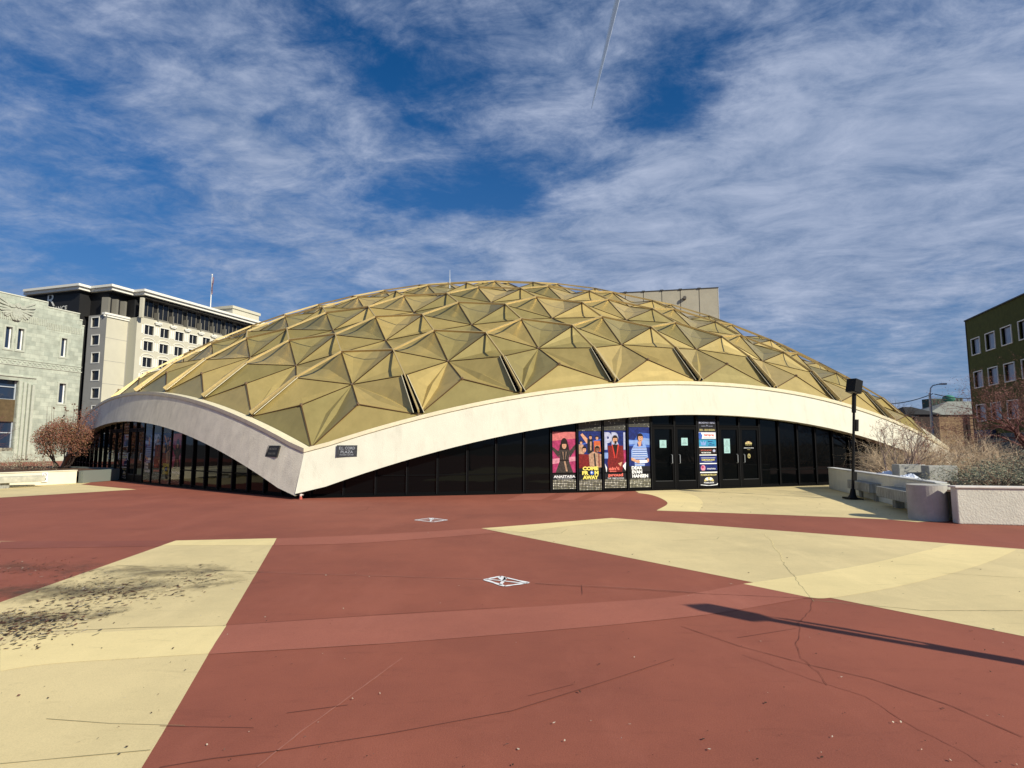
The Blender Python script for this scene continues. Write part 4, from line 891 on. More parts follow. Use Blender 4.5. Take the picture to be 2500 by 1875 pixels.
def lamp_post(base, label, banners=False):
    o = thing('lamp_post', label, 'lamp post', base, 0, 'black plaza lamp posts')
    m = MB(); m.box((-.20, -.20, 0), (.20, .20, .05)); m.tube([(0, 0, .05), (0, 0, .12), (0, 0, .30)], [.13, .09, .06], 12); m.build('base', BLKM, o)
    m = MB(); m.tube([(0, 0, .25), (0, 0, 1.9), (0, 0, 3.12)], [.042, .037, .035], 10); m.build('pole', BLKM, o)
    m = MB(); m.tube([(0, 0, 2.55), (0, 0, 3.10)], .045 if banners else .06, 10); m.box((.05, -.05, 2.0), (.12, .05, 2.35)); m.box((-.06, -.10, .55), (.06, -.05, .80)); m.build('ballast_box', BLKM, o)
    m = MB(); M4 = Matrix.Translation((0, 0, 3.34)) @ Matrix.Rotation(radians(24), 4, 'Z') @ Matrix.Rotation(radians(9), 4, 'Y'); m.box((-.155, -.155, -.20), (.155, .155, .20), 0, M4)
    h = m.build('lamp_head', BLKM, o, bevel=.01)
    if banners: h.scale = (.75, .75, .9); h.location = (0, 0, .33)
    m = MB(); m.box((-.13, -.13, -.212), (.13, .13, -.202), 0, M4); m.build('lens', mat('lamp_lens', (.25, .25, .24), .3), h)
    if banners:
        m = MB(); m.add([(x_*.62, x_*.785, z_) for x_, z_ in ((.085, 1.95), (.12, 2.3), (.145, 2.7), (.13, 3.0), (.085, 3.12))], [(0, 1, 2, 3, 4)])
        b = m.build('side_banner', BLKM, o, fix=False); sm_ = b.modifiers.new('solid', 'SOLIDIFY'); sm_.thickness = .01
        m = MB(); m.add([(x_*.62, x_*.785, z_) for x_, z_ in ((-.04, 2.2), (.05, 2.2), (.05, 3.1), (-.06, 3.1), (-.06, 2.7))], [(0, 1, 2, 3, 4)])
        b = m.build('side_banner', BLKM, o, fix=False); sm_ = b.modifiers.new('solid', 'SOLIDIFY'); sm_.thickness = .01
    return o
lp = G(2082, 1219); lamp_post(lp, 'slim black lamp post with a square head beside the right planter bench').rotation_euler = (0, radians(4.2), 0)
tipg = G(1735, 1487); hd = 3.45/math.tan(SUN_EL); sx = Vector((SUN_DIR.x, SUN_DIR.y, 0)).normalized()
lamp_post(Vector((tipg.x, tipg.y, 0))+sx*hd, 'black lamp post just outside the right edge whose shadow crosses the red paving', True)

# ------------------------------------------------------------------ vegetation
def grow(mb, p, d, L, r, depth, spread=.5, shrink=.72, kids=(2, 3), up=.12, n=4, tips=None, wob=.12, mi=0, seg=3):
    pts = [p]; rs = [r]; q = p.copy(); dd = d.normalized()
    for k in range(seg):
        dd = (dd+Vector((random.gauss(0, wob), random.gauss(0, wob), random.gauss(0, wob)+up*.3))).normalized(); q = q+dd*L/seg; pts.append(q.copy()); rs.append(r*(1-.35*(k+1)/seg))
    mb.tube(pts, rs, n if depth > 1 else 3, mi, caps=False)
    if depth <= 0:
        if tips is not None: tips.append((q, dd))
        return
    for k in range(random.randint(*kids)):
        ax = Vector((random.gauss(0, 1), random.gauss(0, 1), random.gauss(0, .7))); nd = (dd+ax.normalized()*spread*random.uniform(.6, 1.4)+UP*up).normalized()
        st = pts[random.randint(max(1, seg-1), seg)] if k else pts[-1]
        grow(mb, st, nd, L*shrink*random.uniform(.75, 1.2), rs[-1]*.8, depth-1, spread, shrink, kids, up, n, tips, wob, mi, seg)
    if tips is not None and random.random() < .5: tips.append((q, dd))
def leaves(pts, size, mats, per=6, rad=.1, name='leaves', parent=None, flat_=.4):
    mb = MB()
    for p, d in pts:
        for _ in range(per):
            c = p+Vector((random.gauss(0, rad), random.gauss(0, rad), random.gauss(0, rad))); a = Vector((random.gauss(0, 1), random.gauss(0, 1), random.gauss(0, 1))).normalized(); b = a.orthogonal().normalized(); s = size*random.uniform(.5, 1.4)
            mb.add([c-a*s, c+b*s*flat_, c+a*s, c-b*s*flat_], [(0, 1, 2, 3)], random.randrange(len(mats)))
    return mb.build(name, mats, parent, fix=False)
def shrub(loc, name, label, cat, stems, L, depth, tm, leafm=None, lsize=.03, per=4, lean=(0, 0), r=.018, spread=.55, rad=.08, up=.12, wide=.25, shrink=.72, kids=(2, 3), trunkm=None, trunk_n=0, group=None, tilt=.55, lname='leaves'):
    o = thing(name, label, cat, loc, 0, group); tw = MB(); tips = []; tk = MB()
    for k in range(stems):
        a = random.uniform(0, 2*pi); d = Vector((cos(a)*tilt+lean[0], sin(a)*tilt+lean[1], 1)); grow(tw, Vector((cos(a)*wide*random.random(), sin(a)*wide*random.random(), 0)), d, L*random.uniform(.8, 1.15), r, depth, spread, shrink, kids, up, 5, tips)
    tw.build('branches', tm, o, fix=False)
    if leafm: leaves(tips, lsize, leafm, per, rad, lname, o)
    return o
# bare shrub with reddish tips beside the lamp
shrub((11.6, 17.6, .60), 'bare_shrub', 'leafless spreading shrub with pale stems and reddish twig tips behind the lamp post', 'shrub', 9, .66, 5, BARK, [LEAFR[1], LEAFR[0]], .022, 2, r=.030, spread=.55, rad=.02, tilt=.75, shrink=.70, lname='buds')
for k, (x, y, zl, st) in enumerate(((13.7, 20.4, 1.35, 80), (15.9, 21.2, 1.45, 80), (12.5, 18.8, .9, 60), (14.9, 18.8, 1.25, 76))):
    shrub((x, y, .60), 'tan_shrub', ('tangled tan leafless shrub filling the planter below the brick building', 'tangled tan leafless shrub nearest the dark green building', 'low tangled tan shrub overlapping the foot of the cream beam', 'tangled tan leafless shrub behind the grey-green evergreen')[k], 'shrub', st, zl*.42, 3, TWIGT, [LEAFG[2]], .014, 2, r=.014, spread=.8, tilt=1.2, rad=.03, wide=.8, up=-.02, shrink=.8, group='tan shrubs in the right planter')
def leafy(loc, w_, h_, label, name, mats, n, size, cat='shrub', group=None):
    o = thing(name, label, cat, loc, 0, group); tw = MB(); pts = []
    for _ in range(n//40):
        a = random.uniform(0, 2*pi); rr = random.random()**.5; tw.tube([(0.2*cos(a), .2*sin(a), 0), (w_*.5*rr*cos(a), w_*.4*rr*sin(a), h_*random.uniform(.5, 1.0)*(1-.4*rr))], [.012, .004], 3)
    tw.build('stems', TWIG, o, fix=False)
    for _ in range(n):
        a = random.uniform(0, 2*pi); rr = random.random()**.45; lump = 1+.25*sin(3*a+loc[0])+.15*sin(7*a); z = h_*(1-.55*rr**2)*random.random()**.55*(.85+.2*sin(5*a))
        pts.append((Vector((w_*.5*rr*cos(a)*lump, w_*.4*rr*sin(a)*lump, z)), UP))
    leaves(pts, size, mats, 3, .035, 'leaves', o, .3); return o
leafy((11.25, 13.6, .60), 2.4, .72, 'grey-green evergreen shrub behind the front planter wall, left one', 'evergreen_shrub', [LEAFG[0], LEAFG[1], LEAFG[0], LEAFG[2]], 2600, .026, group='evergreen shrubs in the right planter')
leafy((13.4, 14.6, .60), 2.6, 1.05, 'taller dark evergreen shrub at the right edge behind the planter wall', 'evergreen_shrub', [LEAFG[0], LEAFG[1], LEAFG[1]], 2600, .026, group='evergreen shrubs in the right planter')
leafy((12.6, 12.9, .60), 2.0, .45, 'low straw-tinged evergreen shrub against the front planter wall', 'evergreen_shrub', [LEAFG[0], LEAFG[2], LEAFG[1]], 1500, .022, group='evergreen shrubs in the right planter')
# bare tree at the right edge
def bare_tree(loc, label, H, trunk_r, stems, L, depth, bm_, tm, tilt=.8, spread=.6, name='bare_tree', budm=None, group=None, r=.05, up=.1):
    o = thing(name, label, 'tree', loc, 0, group); t = MB(); t.tube([(0, 0, 0), (.03, 0, H*.5), (0, .04, H)], [trunk_r*1.3, trunk_r, trunk_r*.85], 8); t.build('trunk', bm_, o, smooth=True)
    tw = MB(); tips = []
    for k in range(stems):
        a = 2*pi*k/stems+random.uniform(-.3, .3); grow(tw, Vector((0, 0, H*random.uniform(.8, 1))), Vector((cos(a)*tilt, sin(a)*tilt, 1)), L*random.uniform(.8, 1.2), r, depth, spread, .74, (2, 3), up, 5, tips)
    tw.build('crown', tm, o, fix=False)
    if budm: leaves(tips, .03, budm, 3, .06, 'buds', o)
    return o
bare_tree((20.0, 22.5, 0), 'bare tree with dense red-brown twigs before the dark green building', 1.6, .14, 11, 1.15, 6, BARK, TWIGR, 1.25, .8, budm=[LEAFR[1], TWIGR], up=.02)
bare_tree((24.5, 27.5, 0), 'second bare red-brown tree at the far right edge', 1.8, .14, 9, 1.3, 6, BARK, TWIGR, .9, .7, budm=[TWIGR], up=.05)
# left side: rusty bush and twigs
def rusty_bush():
    o = thing('rusty_bush', 'rounded bush with rust-coloured dried leaves in front of the pale stone building', 'bush', (-21.7, 28.2, .45)); tw = MB(); tips = []
    for k in range(5):
        a = 2*pi*k/5+.3; grow(tw, Vector((.2*cos(a), .2*sin(a), 0)), Vector((cos(a)*.8, sin(a)*.8, 1)), .75, .06, 4, .6, .72, (2, 3), .05, 6, tips)
    tw.build('branches', BARKD, o, fix=False)
    pts = []
    for _ in range(7500):
        a = random.uniform(0, 2*pi); u = random.uniform(-.75, 1); rr = random.random()**.35*(1+.10*sin(3*a)+.12*sin(5*a+4*u)); c = sqrt(max(0, 1-u*u))
        if u < -.1 and random.random() < .45: continue
        pts.append((Vector((1.35*rr*c*cos(a), 1.1*rr*c*sin(a), 1.32+1.02*rr*u)), UP))
    leaves(pts, .038, [LEAFR[0], LEAFR[1], LEAFR[0], LEAFR[2]], 2, .04, 'leaves', o, .4)
    st = MB()
    for k in range(16):
        x = random.uniform(-1.35, 1.1); h = random.uniform(2.4, 3.1); y = random.uniform(-.3, .5); st.tube([(x*.6, y*.5, .7), (x*.95, y, h*.7), (x, y, h)], [.012, .01, .007], 3)
        if k % 2: 
            for _ in range(3): p = Vector((x+random.gauss(0, .03), y, h+random.gauss(0, .03))); st.tube([p-UP*.03, p+UP*.03], .03, 5)
    st.build('stalks', TWIG, o, fix=False)
    # a taller straggly part on the right
    pts = [(Vector((random.gauss(.85, .35), random.gauss(.2, .3), random.gauss(2.35, .30))), UP) for _ in range(420)]
    leaves(pts, .035, [LEAFR[0], LEAFR[1], TWIGR], 2, .05, 'leaves', o, .35)
rusty_bush()
leafy((-22.2, 26.6, .45), 2.6, .75, 'low pinkish dried shrub below the rusty bush', 'dried_shrub', [LEAFR[1], LEAFG[2], LEAFG[0]], 700, .028)
def left_twigs():
    o = thing('bare_tree', 'bare twiggy tree at the left edge before the brown window panel', 'tree', (-27.2, 28.5, 0)); t = MB(); t.tube([(0, 0, 0), (0, 0, 1.4)], [.1, .07], 7); t.build('trunk', BARKD, o)
    tw = MB()
    for k in range(7):
        a = random.uniform(-1.2, 1.2); grow(tw, Vector((0, 0, 1.3)), Vector((cos(a), sin(a), .7)), 1.0, .03, 4, .6, .74, (2, 3), .02, 4)
    tw.build('crown', TWIGR, o, fix=False)
left_twigs()

# ------------------------------------------------------------------ left planter wall, bench, sign
lw0, lw1 = G(0, 1190), G(186, 1180); ld = (lw1-lw0).normalized(); ln_ = Vector((-ld.y, ld.x, 0))
pl = thing('planter', 'low cream planter wall in front of the rusty bush and the stone building', 'planter', lw1)
A_ = lw0-ld*7; w = MB(); w.bar(A_+ln_*.12+UP*.26, lw1+ln_*.12+UP*.26, .24, .52); loc(w, 'front_wall', PLANTL, pl, bevel=.01)
w = MB(); e1_ = lw1+Vector((.35, 2.6, 0)); w.bar(lw1+Vector((.08, .12, .26)), e1_+UP*.26, .2, .50); w.bar(e1_+UP*.26, e1_+Vector((-6, 3, .26)), .2, .5); loc(w, 'side_wall', mat('planter_shaded_side', (.17, .19, .17), .9), pl)  # shade of bush and building is put into the side wall's dark colour
w = MB(); w.add([A_+ln_*.2+UP*.45, lw1+ln_*.2+UP*.45, e1_+UP*.45, e1_+Vector((-9, 5, .45)), A_+Vector((-9, 9, .45))], [(0, 1, 2, 3, 4)]); loc(w, 'soil', SOIL, pl)
w = MB(); w.bar(A_+ln_*.12+UP*.535, lw1+ln_*.12+UP*.535, .30, .03); loc(w, 'coping', PLANTL, pl)
bl = thing('bench', 'pale concrete slab bench against the cream left planter wall', 'bench', lw0)
bn = -ln_
w = MB(); b1 = G(92, 1187)+bn*.05; w.bar(A_+bn*.30+UP*.31, b1+bn*.25+UP*.31, .50, .22); loc(w, 'seat', mat('bench_pale', (.46, .45, .37), .9, var=.2, vscale=5, bump=.3), bl, bevel=.015)
for f in (.3, .85): w = MB(); c = A_.lerp(b1, f)+bn*.22; w.bar(c-ld*.15+UP*.1, c+ld*.15+UP*.1, .3, .2); loc(w, 'support', CONC, bl)
sg = thing('wall_sign', 'small white no smoking sign on the left planter wall beside the bench', 'sign', G(107, 1184))
rz = atan2(ld.y, ld.x); M4 = Matrix.Translation(G(107, 1184.4)+bn*.01) @ Matrix.Rotation(rz, 4, 'Z')
w = MB(); w.box((-.10, -.012, .12), (.10, .0, .50), 0, M4); loc(w, 'plate', WHITEP, sg)
w = MB()
for k in range(20):
    a, b = 2*pi*k/20, 2*pi*(k+1)/20; w.quad(*[M4 @ Vector((r_*cos(q), -.014, .40+r_*sin(q))) for r_, q in ((.05, a), (.065, a), (.065, b), (.05, b))])
w.quad(*[M4 @ Vector(p) for p in ((-.04, -.0145, .35), (-.03, -.0145, .345), (.045, -.0145, .445), (.035, -.0145, .455))]); w.box((-.05, -.015, .20), (.05, -.013, .27), 0, M4); loc(w, 'symbol', PC['black'], sg)

# ------------------------------------------------------------------ stone building on the left
U = Vector((.30, .954, 0)).normalized(); Wv = Vector((U.y, -U.x, 0))     # street grid directions: U away, Wv to the right
def frame(origin, xdir):
    x = xdir.normalized(); y = UP.cross(x); return Matrix(((x.x, y.x, 0, origin.x), (x.y, y.y, 0, origin.y), (0, 0, 1, 0), (0, 0, 0, 1)))
def brick_mat(name, c1, c2, mortar, bw, bh, msize=.01, scale=1.0, rough=.85, bump=.3):
    m = bpy.data.materials.new(name); m.use_nodes = True; nt = m.node_tree; N = nt.nodes; b = N['Principled BSDF']; b.inputs['Roughness'].default_value = rough; b.inputs['Specular IOR Level'].default_value = .2
    tc = N.new('ShaderNodeTexCoord'); sp = N.new('ShaderNodeSeparateXYZ'); nt.links.new(tc.outputs['Object'], sp.inputs[0]); ad = N.new('ShaderNodeMath'); ad.operation = 'ADD'; nt.links.new(sp.outputs[0], ad.inputs[0]); nt.links.new(sp.outputs[1], ad.inputs[1])
    cb = N.new('ShaderNodeCombineXYZ'); nt.links.new(ad.outputs[0], cb.inputs[0]); nt.links.new(sp.outputs[2], cb.inputs[1])
    t = N.new('ShaderNodeTexBrick'); t.inputs['Color1'].default_value = (*c1, 1); t.inputs['Color2'].default_value = (*c2, 1); t.inputs['Mortar'].default_value = (*mortar, 1); t.inputs['Scale'].default_value = scale
    t.inputs['Mortar Size'].default_value = msize; t.inputs['Brick Width'].default_value = bw; t.inputs['Row Height'].default_value = bh; nt.links.new(cb.outputs[0], t.inputs['Vector']); t.inputs['Bias'].default_value = 0
    n = N.new('ShaderNodeTexNoise'); n.inputs['Scale'].default_value = 1.5; n.inputs['Detail'].default_value = 6; nt.links.new(tc.outputs['Object'], n.inputs['Vector']); mr = N.new('ShaderNodeMapRange'); mr.inputs[3].default_value = .8; mr.inputs[4].default_value = 1.15; mr.inputs[1].default_value = .3; mr.inputs[2].default_value = .7; nt.links.new(n.outputs[0], mr.inputs[0])
    mx = N.new('ShaderNodeMixRGB'); mx.blend_type = 'MULTIPLY'; mx.inputs[0].default_value = 1; nt.links.new(t.outputs[0], mx.inputs[1]); nt.links.new(mr.outputs[0], mx.inputs[2]); nt.links.new(mx.outputs[0], b.inputs['Base Color'])
    bp = N.new('ShaderNodeBump'); bp.inputs['Strength'].default_value = bump; bp.inputs['Distance'].default_value = .03; bp.invert = True; nt.links.new(t.outputs['Fac'], bp.inputs['Height']); nt.links.new(bp.outputs[0], b.inputs['Normal'])
    return m
STONE = brick_mat('green_grey_terracotta', (.48, .52, .43), (.36, .40, .335), (.34, .37, .31), 1.0, .40, .014)
STONEP = mat('stone_trim', (.46, .49, .41), .8, var=.08, vscale=3)
STONED = mat('stone_carved', (.42, .44, .37), .8, var=.15, vscale=6)
def wall_with_holes(T, x0, x1, z0, topfn, holes, mb, reveal=.3, mi=0, xs_extra=()):
    """wall in the plane y=0 of T facing -y with rectangular openings and their reveals"""
    xs = sorted(set([x0, x1]+[h[0] for h in holes]+[h[1] for h in holes]+list(xs_extra)))
    zs = sorted(set([z0]+[h[2] for h in holes]+[h[3] for h in holes]))
    for a, b in zip(xs, xs[1:]):
        for c, d in zip(zs, zs[1:]+[None]):
            if d is None: mb.add([T @ Vector(p) for p in ((a, 0, c), (b, 0, c), (b, 0, topfn(b-1e-4)), (a, 0, topfn(a+1e-4)))], [(0, 1, 2, 3)], mi); continue
            if any(h[0] <= a and h[1] >= b and h[2] <= c and h[3] >= d for h in holes): continue
            mb.add([T @ Vector(p) for p in ((a, 0, c), (b, 0, c), (b, 0, d), (a, 0, d))], [(0, 1, 2, 3)], mi)
    for h in holes:
        a, b, c, d = h[:4]
        for q in (((a, 0, c), (a, reveal, c), (a, reveal, d), (a, 0, d)), ((b, 0, c), (b, 0, d), (b, reveal, d), (b, reveal, c)), ((a, 0, c), (b, 0, c), (b, reveal, c), (a, reveal, c)), ((a, 0, d), (a, reveal, d), (b, reveal, d), (b, 0, d))):
            mb.add([T @ Vector(p) for p in q], [(0, 1, 2, 3)], mi)
def part(par, mb, name, m, **k):
    o = mb.build(name, m, par, **k); o.matrix_parent_inverse = Matrix.Translation(-Vector(par.location)); return o
def sub(o, mb, name, m): return mb.build(name, m, o)
def px_on_wall(T, u, v):
    """local (x, z) where the measured sight line meets the plane of the wall"""
    d = raydir(u, v); o_ = Vector((0, 0, EYE)); Ti = T.inverted(); lo = Ti @ o_; ldv = (Ti @ (o_+d))-lo; t = -lo.y/ldv.y; p = lo+ldv*t; return p.x, p.z
def stone_building():
    D = 58; c = at(206, 796, D); co = Vector((c.x, c.y, 0)); par = thing('stone_building', 'pale green-grey stone art deco building with carved eagle at the left edge', 'building', co)
    # face plane: local x runs away from the camera along U, outward is -y local -> to the right
    T = frame(co-U*16, U)
    X = lambda u, v: px_on_wall(T, u, v)
    xe = 16.0; 
    ztop = X(0, 713.6)[1]; z2 = X(180, 768)[1]; z3 = X(206, 796)[1]
    xs1 = X(117, 745)[0]; xs2 = X(194, 780)[0]; xs3 = X(201, 790)[0]
    def top(x): return ztop if x < xs1 else ztop-.45 if x < xs2 else ztop-1.05 if x < xs3 else ztop-1.6
    wins = []
    for u0, v0, u1, v1 in ((10, 798, 31, 848), (40, 803, 59, 852), (147, 826, 164, 869), (141, 936, 161, 983)):
        a = X(u0, v1); b = X(u1, v0); wins.append((a[0], b[0], min(a[1], b[1])-.05, max(a[1], b[1])-.05))
    # tidy: same heads and sills for the pair
    wins[0] = (wins[0][0], wins[0][1], wins[0][2], wins[0][3]); wins[1] = (wins[1][0], wins[1][1], wins[0][2], wins[0][3])
    big0 = X(46, 940); bigt = X(20, 927)[1]; bigw = (0.5, big0[0], 1.0, bigt)
    holes = wins+[bigw]
    m = MB(); wall_with_holes(T, 0, xe, 0, top, holes, m, .30, xs_extra=(xs1, xs2, xs3)); 
    # roof and end returns
    for a, b, z in ((0, xs1, ztop), (xs1, xs2, ztop-.45), (xs2, xs3, ztop-1.05), (xs3, xe, ztop-1.6)): m.add([T @ Vector(p) for p in ((a, 0, z), (b, 0, z), (b, 14, z), (a, 14, z))], [(0, 1, 2, 3)])
    for xx, za, zb in ((xs1, ztop-.45, ztop), (xs2, ztop-1.05, ztop-.45), (xs3, ztop-1.6, ztop-1.05), (xe, 0, ztop-1.6), (0, 0, ztop)): m.add([T @ Vector(p) for p in ((xx, 0, za), (xx, 14, za), (xx, 14, zb), (xx, 0, zb))], [(0, 1, 2, 3)])
    part(par, m, 'wall', STONE)
    for h in wins:
        w = MB(); w.box((h[0], .24, h[2]), (h[1], .28, h[3]), 0, T); o = part(par, w, 'window', WGLASS)
        f = MB(); 
        for q in ((h[0]-.16, h[0], h[2]-.16, h[3]+.16), (h[1], h[1]+.16, h[2]-.16, h[3]+.16), (h[0], h[1], h[3], h[3]+.16), (h[0], h[1], h[2]-.16, h[2])): f.box((q[0], -.05, q[2]), (q[1], .012, q[3]), 0, T)
        sub(o, f, 'frame', STONEP)
        f = MB(); f.box((h[1]-.10, .18, h[2]), (h[1], .235, h[3]), 0, T); f.box((h[0], .18, h[2]), (h[1]-.1, .235, h[2]+.08), 0, T); sub(o, f, 'sash', WHITEP)
    h = bigw; zm0 = X(30, 1029)[1]; zm1 = X(30, 975)[1]
    w = MB(); w.box((h[0], .50, h[2]), (h[1], .54, h[3]), 0, T); o = part(par, w, 'window', WGLASS)
    f = MB(); k = 6
    for i in range(k+1): x = h[0]+(h[1]-h[0])*i/k; f.box((x-.05, .42, h[2]), (x+.05, .50, h[3]), 0, T)
    for z in (h[2]+.1, zm0, h[2]+(zm0-h[2])*.62, zm1, h[3]-.6): f.box((h[0], .41, z-.04), (h[1], .49, z+.04), 0, T)
    sub(o, f, 'mullions', mat('window_bars', (.45, .50, .55), .5))
    sp_ = MB(); sp_.box((h[0], .30, zm0), (h[1], .40, zm1), 0, T)
    part(par, sp_, 'spandrel_panel', mat('brown_terracotta', (.085, .06, .03), .8, col2=(.14, .10, .05), vscale=2.5))
    pn = MB(); pn.box((h[0], .1, 1.0), (h[1], .3, h[2]+.3), 0, T); part(par, pn, 'base_panel', mat('zigzag_tile', (.35, .33, .26), .8, col2=(.10, .09, .07), vscale=4, detail=1))
    # stepped jambs beside the tall opening
    for i in range(4):
        j = MB(); a = h[1]+.03+i*.33; j.box((a, -.06-.06*(i), .3), (a+.22, .015, h[3]+.02-.10*i), 0, T); part(par, j, 'jamb_pilaster', STONEP)
    # belt course with dentils, flutes under the roof, plain bands
    zb = X(100, 890)[1]; b = MB(); b.box((0, -.06, zb-.35), (xe+.06, .012, zb-.25), 0, T); b.box((0, -.05, zb+.20), (xe+.05, .012, zb+.26), 0, T)
    x = .1
    while x < xe-.2: b.box((x, -.07, zb-.22), (x+.16, .012, zb-.08), 0, T); b.box((x+.1, -.05, zb), (x+.34, .012, zb+.12), 0, T); x += .42
    part(par, b, 'belt_course', STONEP)
    fl = MB(); x = xs1-4.2
    while x < xe-.15:
        zt = (ztop-1.65) if x < xs1 else ztop-1.9
        fl.box((x, -.045, zt-.62), (x+.07, .012, zt), 0, T); x += .16
    part(par, fl, 'fluted_band', STONED)
    cp = MB(); 
    for a, b_, z in ((0, xs1, ztop), (xs1, xs2, ztop-.45), (xs2, xs3, ztop-1.05), (xs3, xe, ztop-1.6)): cp.box((a, -.05, z), (b_, .5, z+.10), 0, T)
    part(par, cp, 'coping', mat('coping_light', (.60, .62, .52), .7))
    ds = MB(); z = X(20, 918)[1]; ds.box((0, -.10, z), (h[1]+1.4, .012, z+.10), 0, T); part(par, ds, 'hood_mould', STONEP)
    # carved eagle: spread wings over a rounded shield
    e = MB(); ex, ez = X(40, 757); s = 1.0
    def blk(pts, d):
        ar = sum(pts[i][0]*pts[(i+1) % len(pts)][1]-pts[(i+1) % len(pts)][0]*pts[i][1] for i in range(len(pts)))
        if ar < 0: pts = pts[::-1]
        e.prism([(ex+x_*s, ez+z_*s) for x_, z_ in pts], lambda x_, z_, k_: T @ Vector((x_, -d if k_ else .01, z_)))
    def oval(cx, cz, rx, rz_, d, n=14): blk([(cx+rx*cos(2*pi*k/n), cz+rz_*sin(2*pi*k/n)) for k in range(n)], d)
    oval(0, -.35, .52, .68, .12); oval(0, -.30, .40, .55, .20); oval(0, .42, .22, .24, .28); blk([(-.1, .5), (-.42, .42), (-.12, .36)], .22)
    for sg_ in (-1, 1):
        for i in range(7):
            an = radians(28-13*i); L_ = 1.42-.13*i; sx_, sz_ = sg_*(.30+.015*i), .28-.09*i; w_ = .085
            dx_, dz_ = sg_*cos(an), sin(an); nx_, nz_ = -dz_*w_, dx_*w_
            blk([(sx_-nx_, sz_-nz_), (sx_+dx_*L_*.9-nx_, sz_+dz_*L_*.9-nz_), (sx_+dx_*L_, sz_+dz_*L_), (sx_+dx_*L_*.9+nx_, sz_+dz_*L_*.9+nz_), (sx_+nx_, sz_+nz_)], .09+.05*(i % 2))
        oval(sg_*.42, .30, .26, .15, .20)
    for i in range(5): blk([(-.30+i*.12, -.95), (-.20+i*.12, -.95), (-.20+i*.12, -.50), (-.30+i*.12, -.50)], .24 if i % 2 else .17)
    part(par, e, 'eagle_relief', STONED)
stone_building()

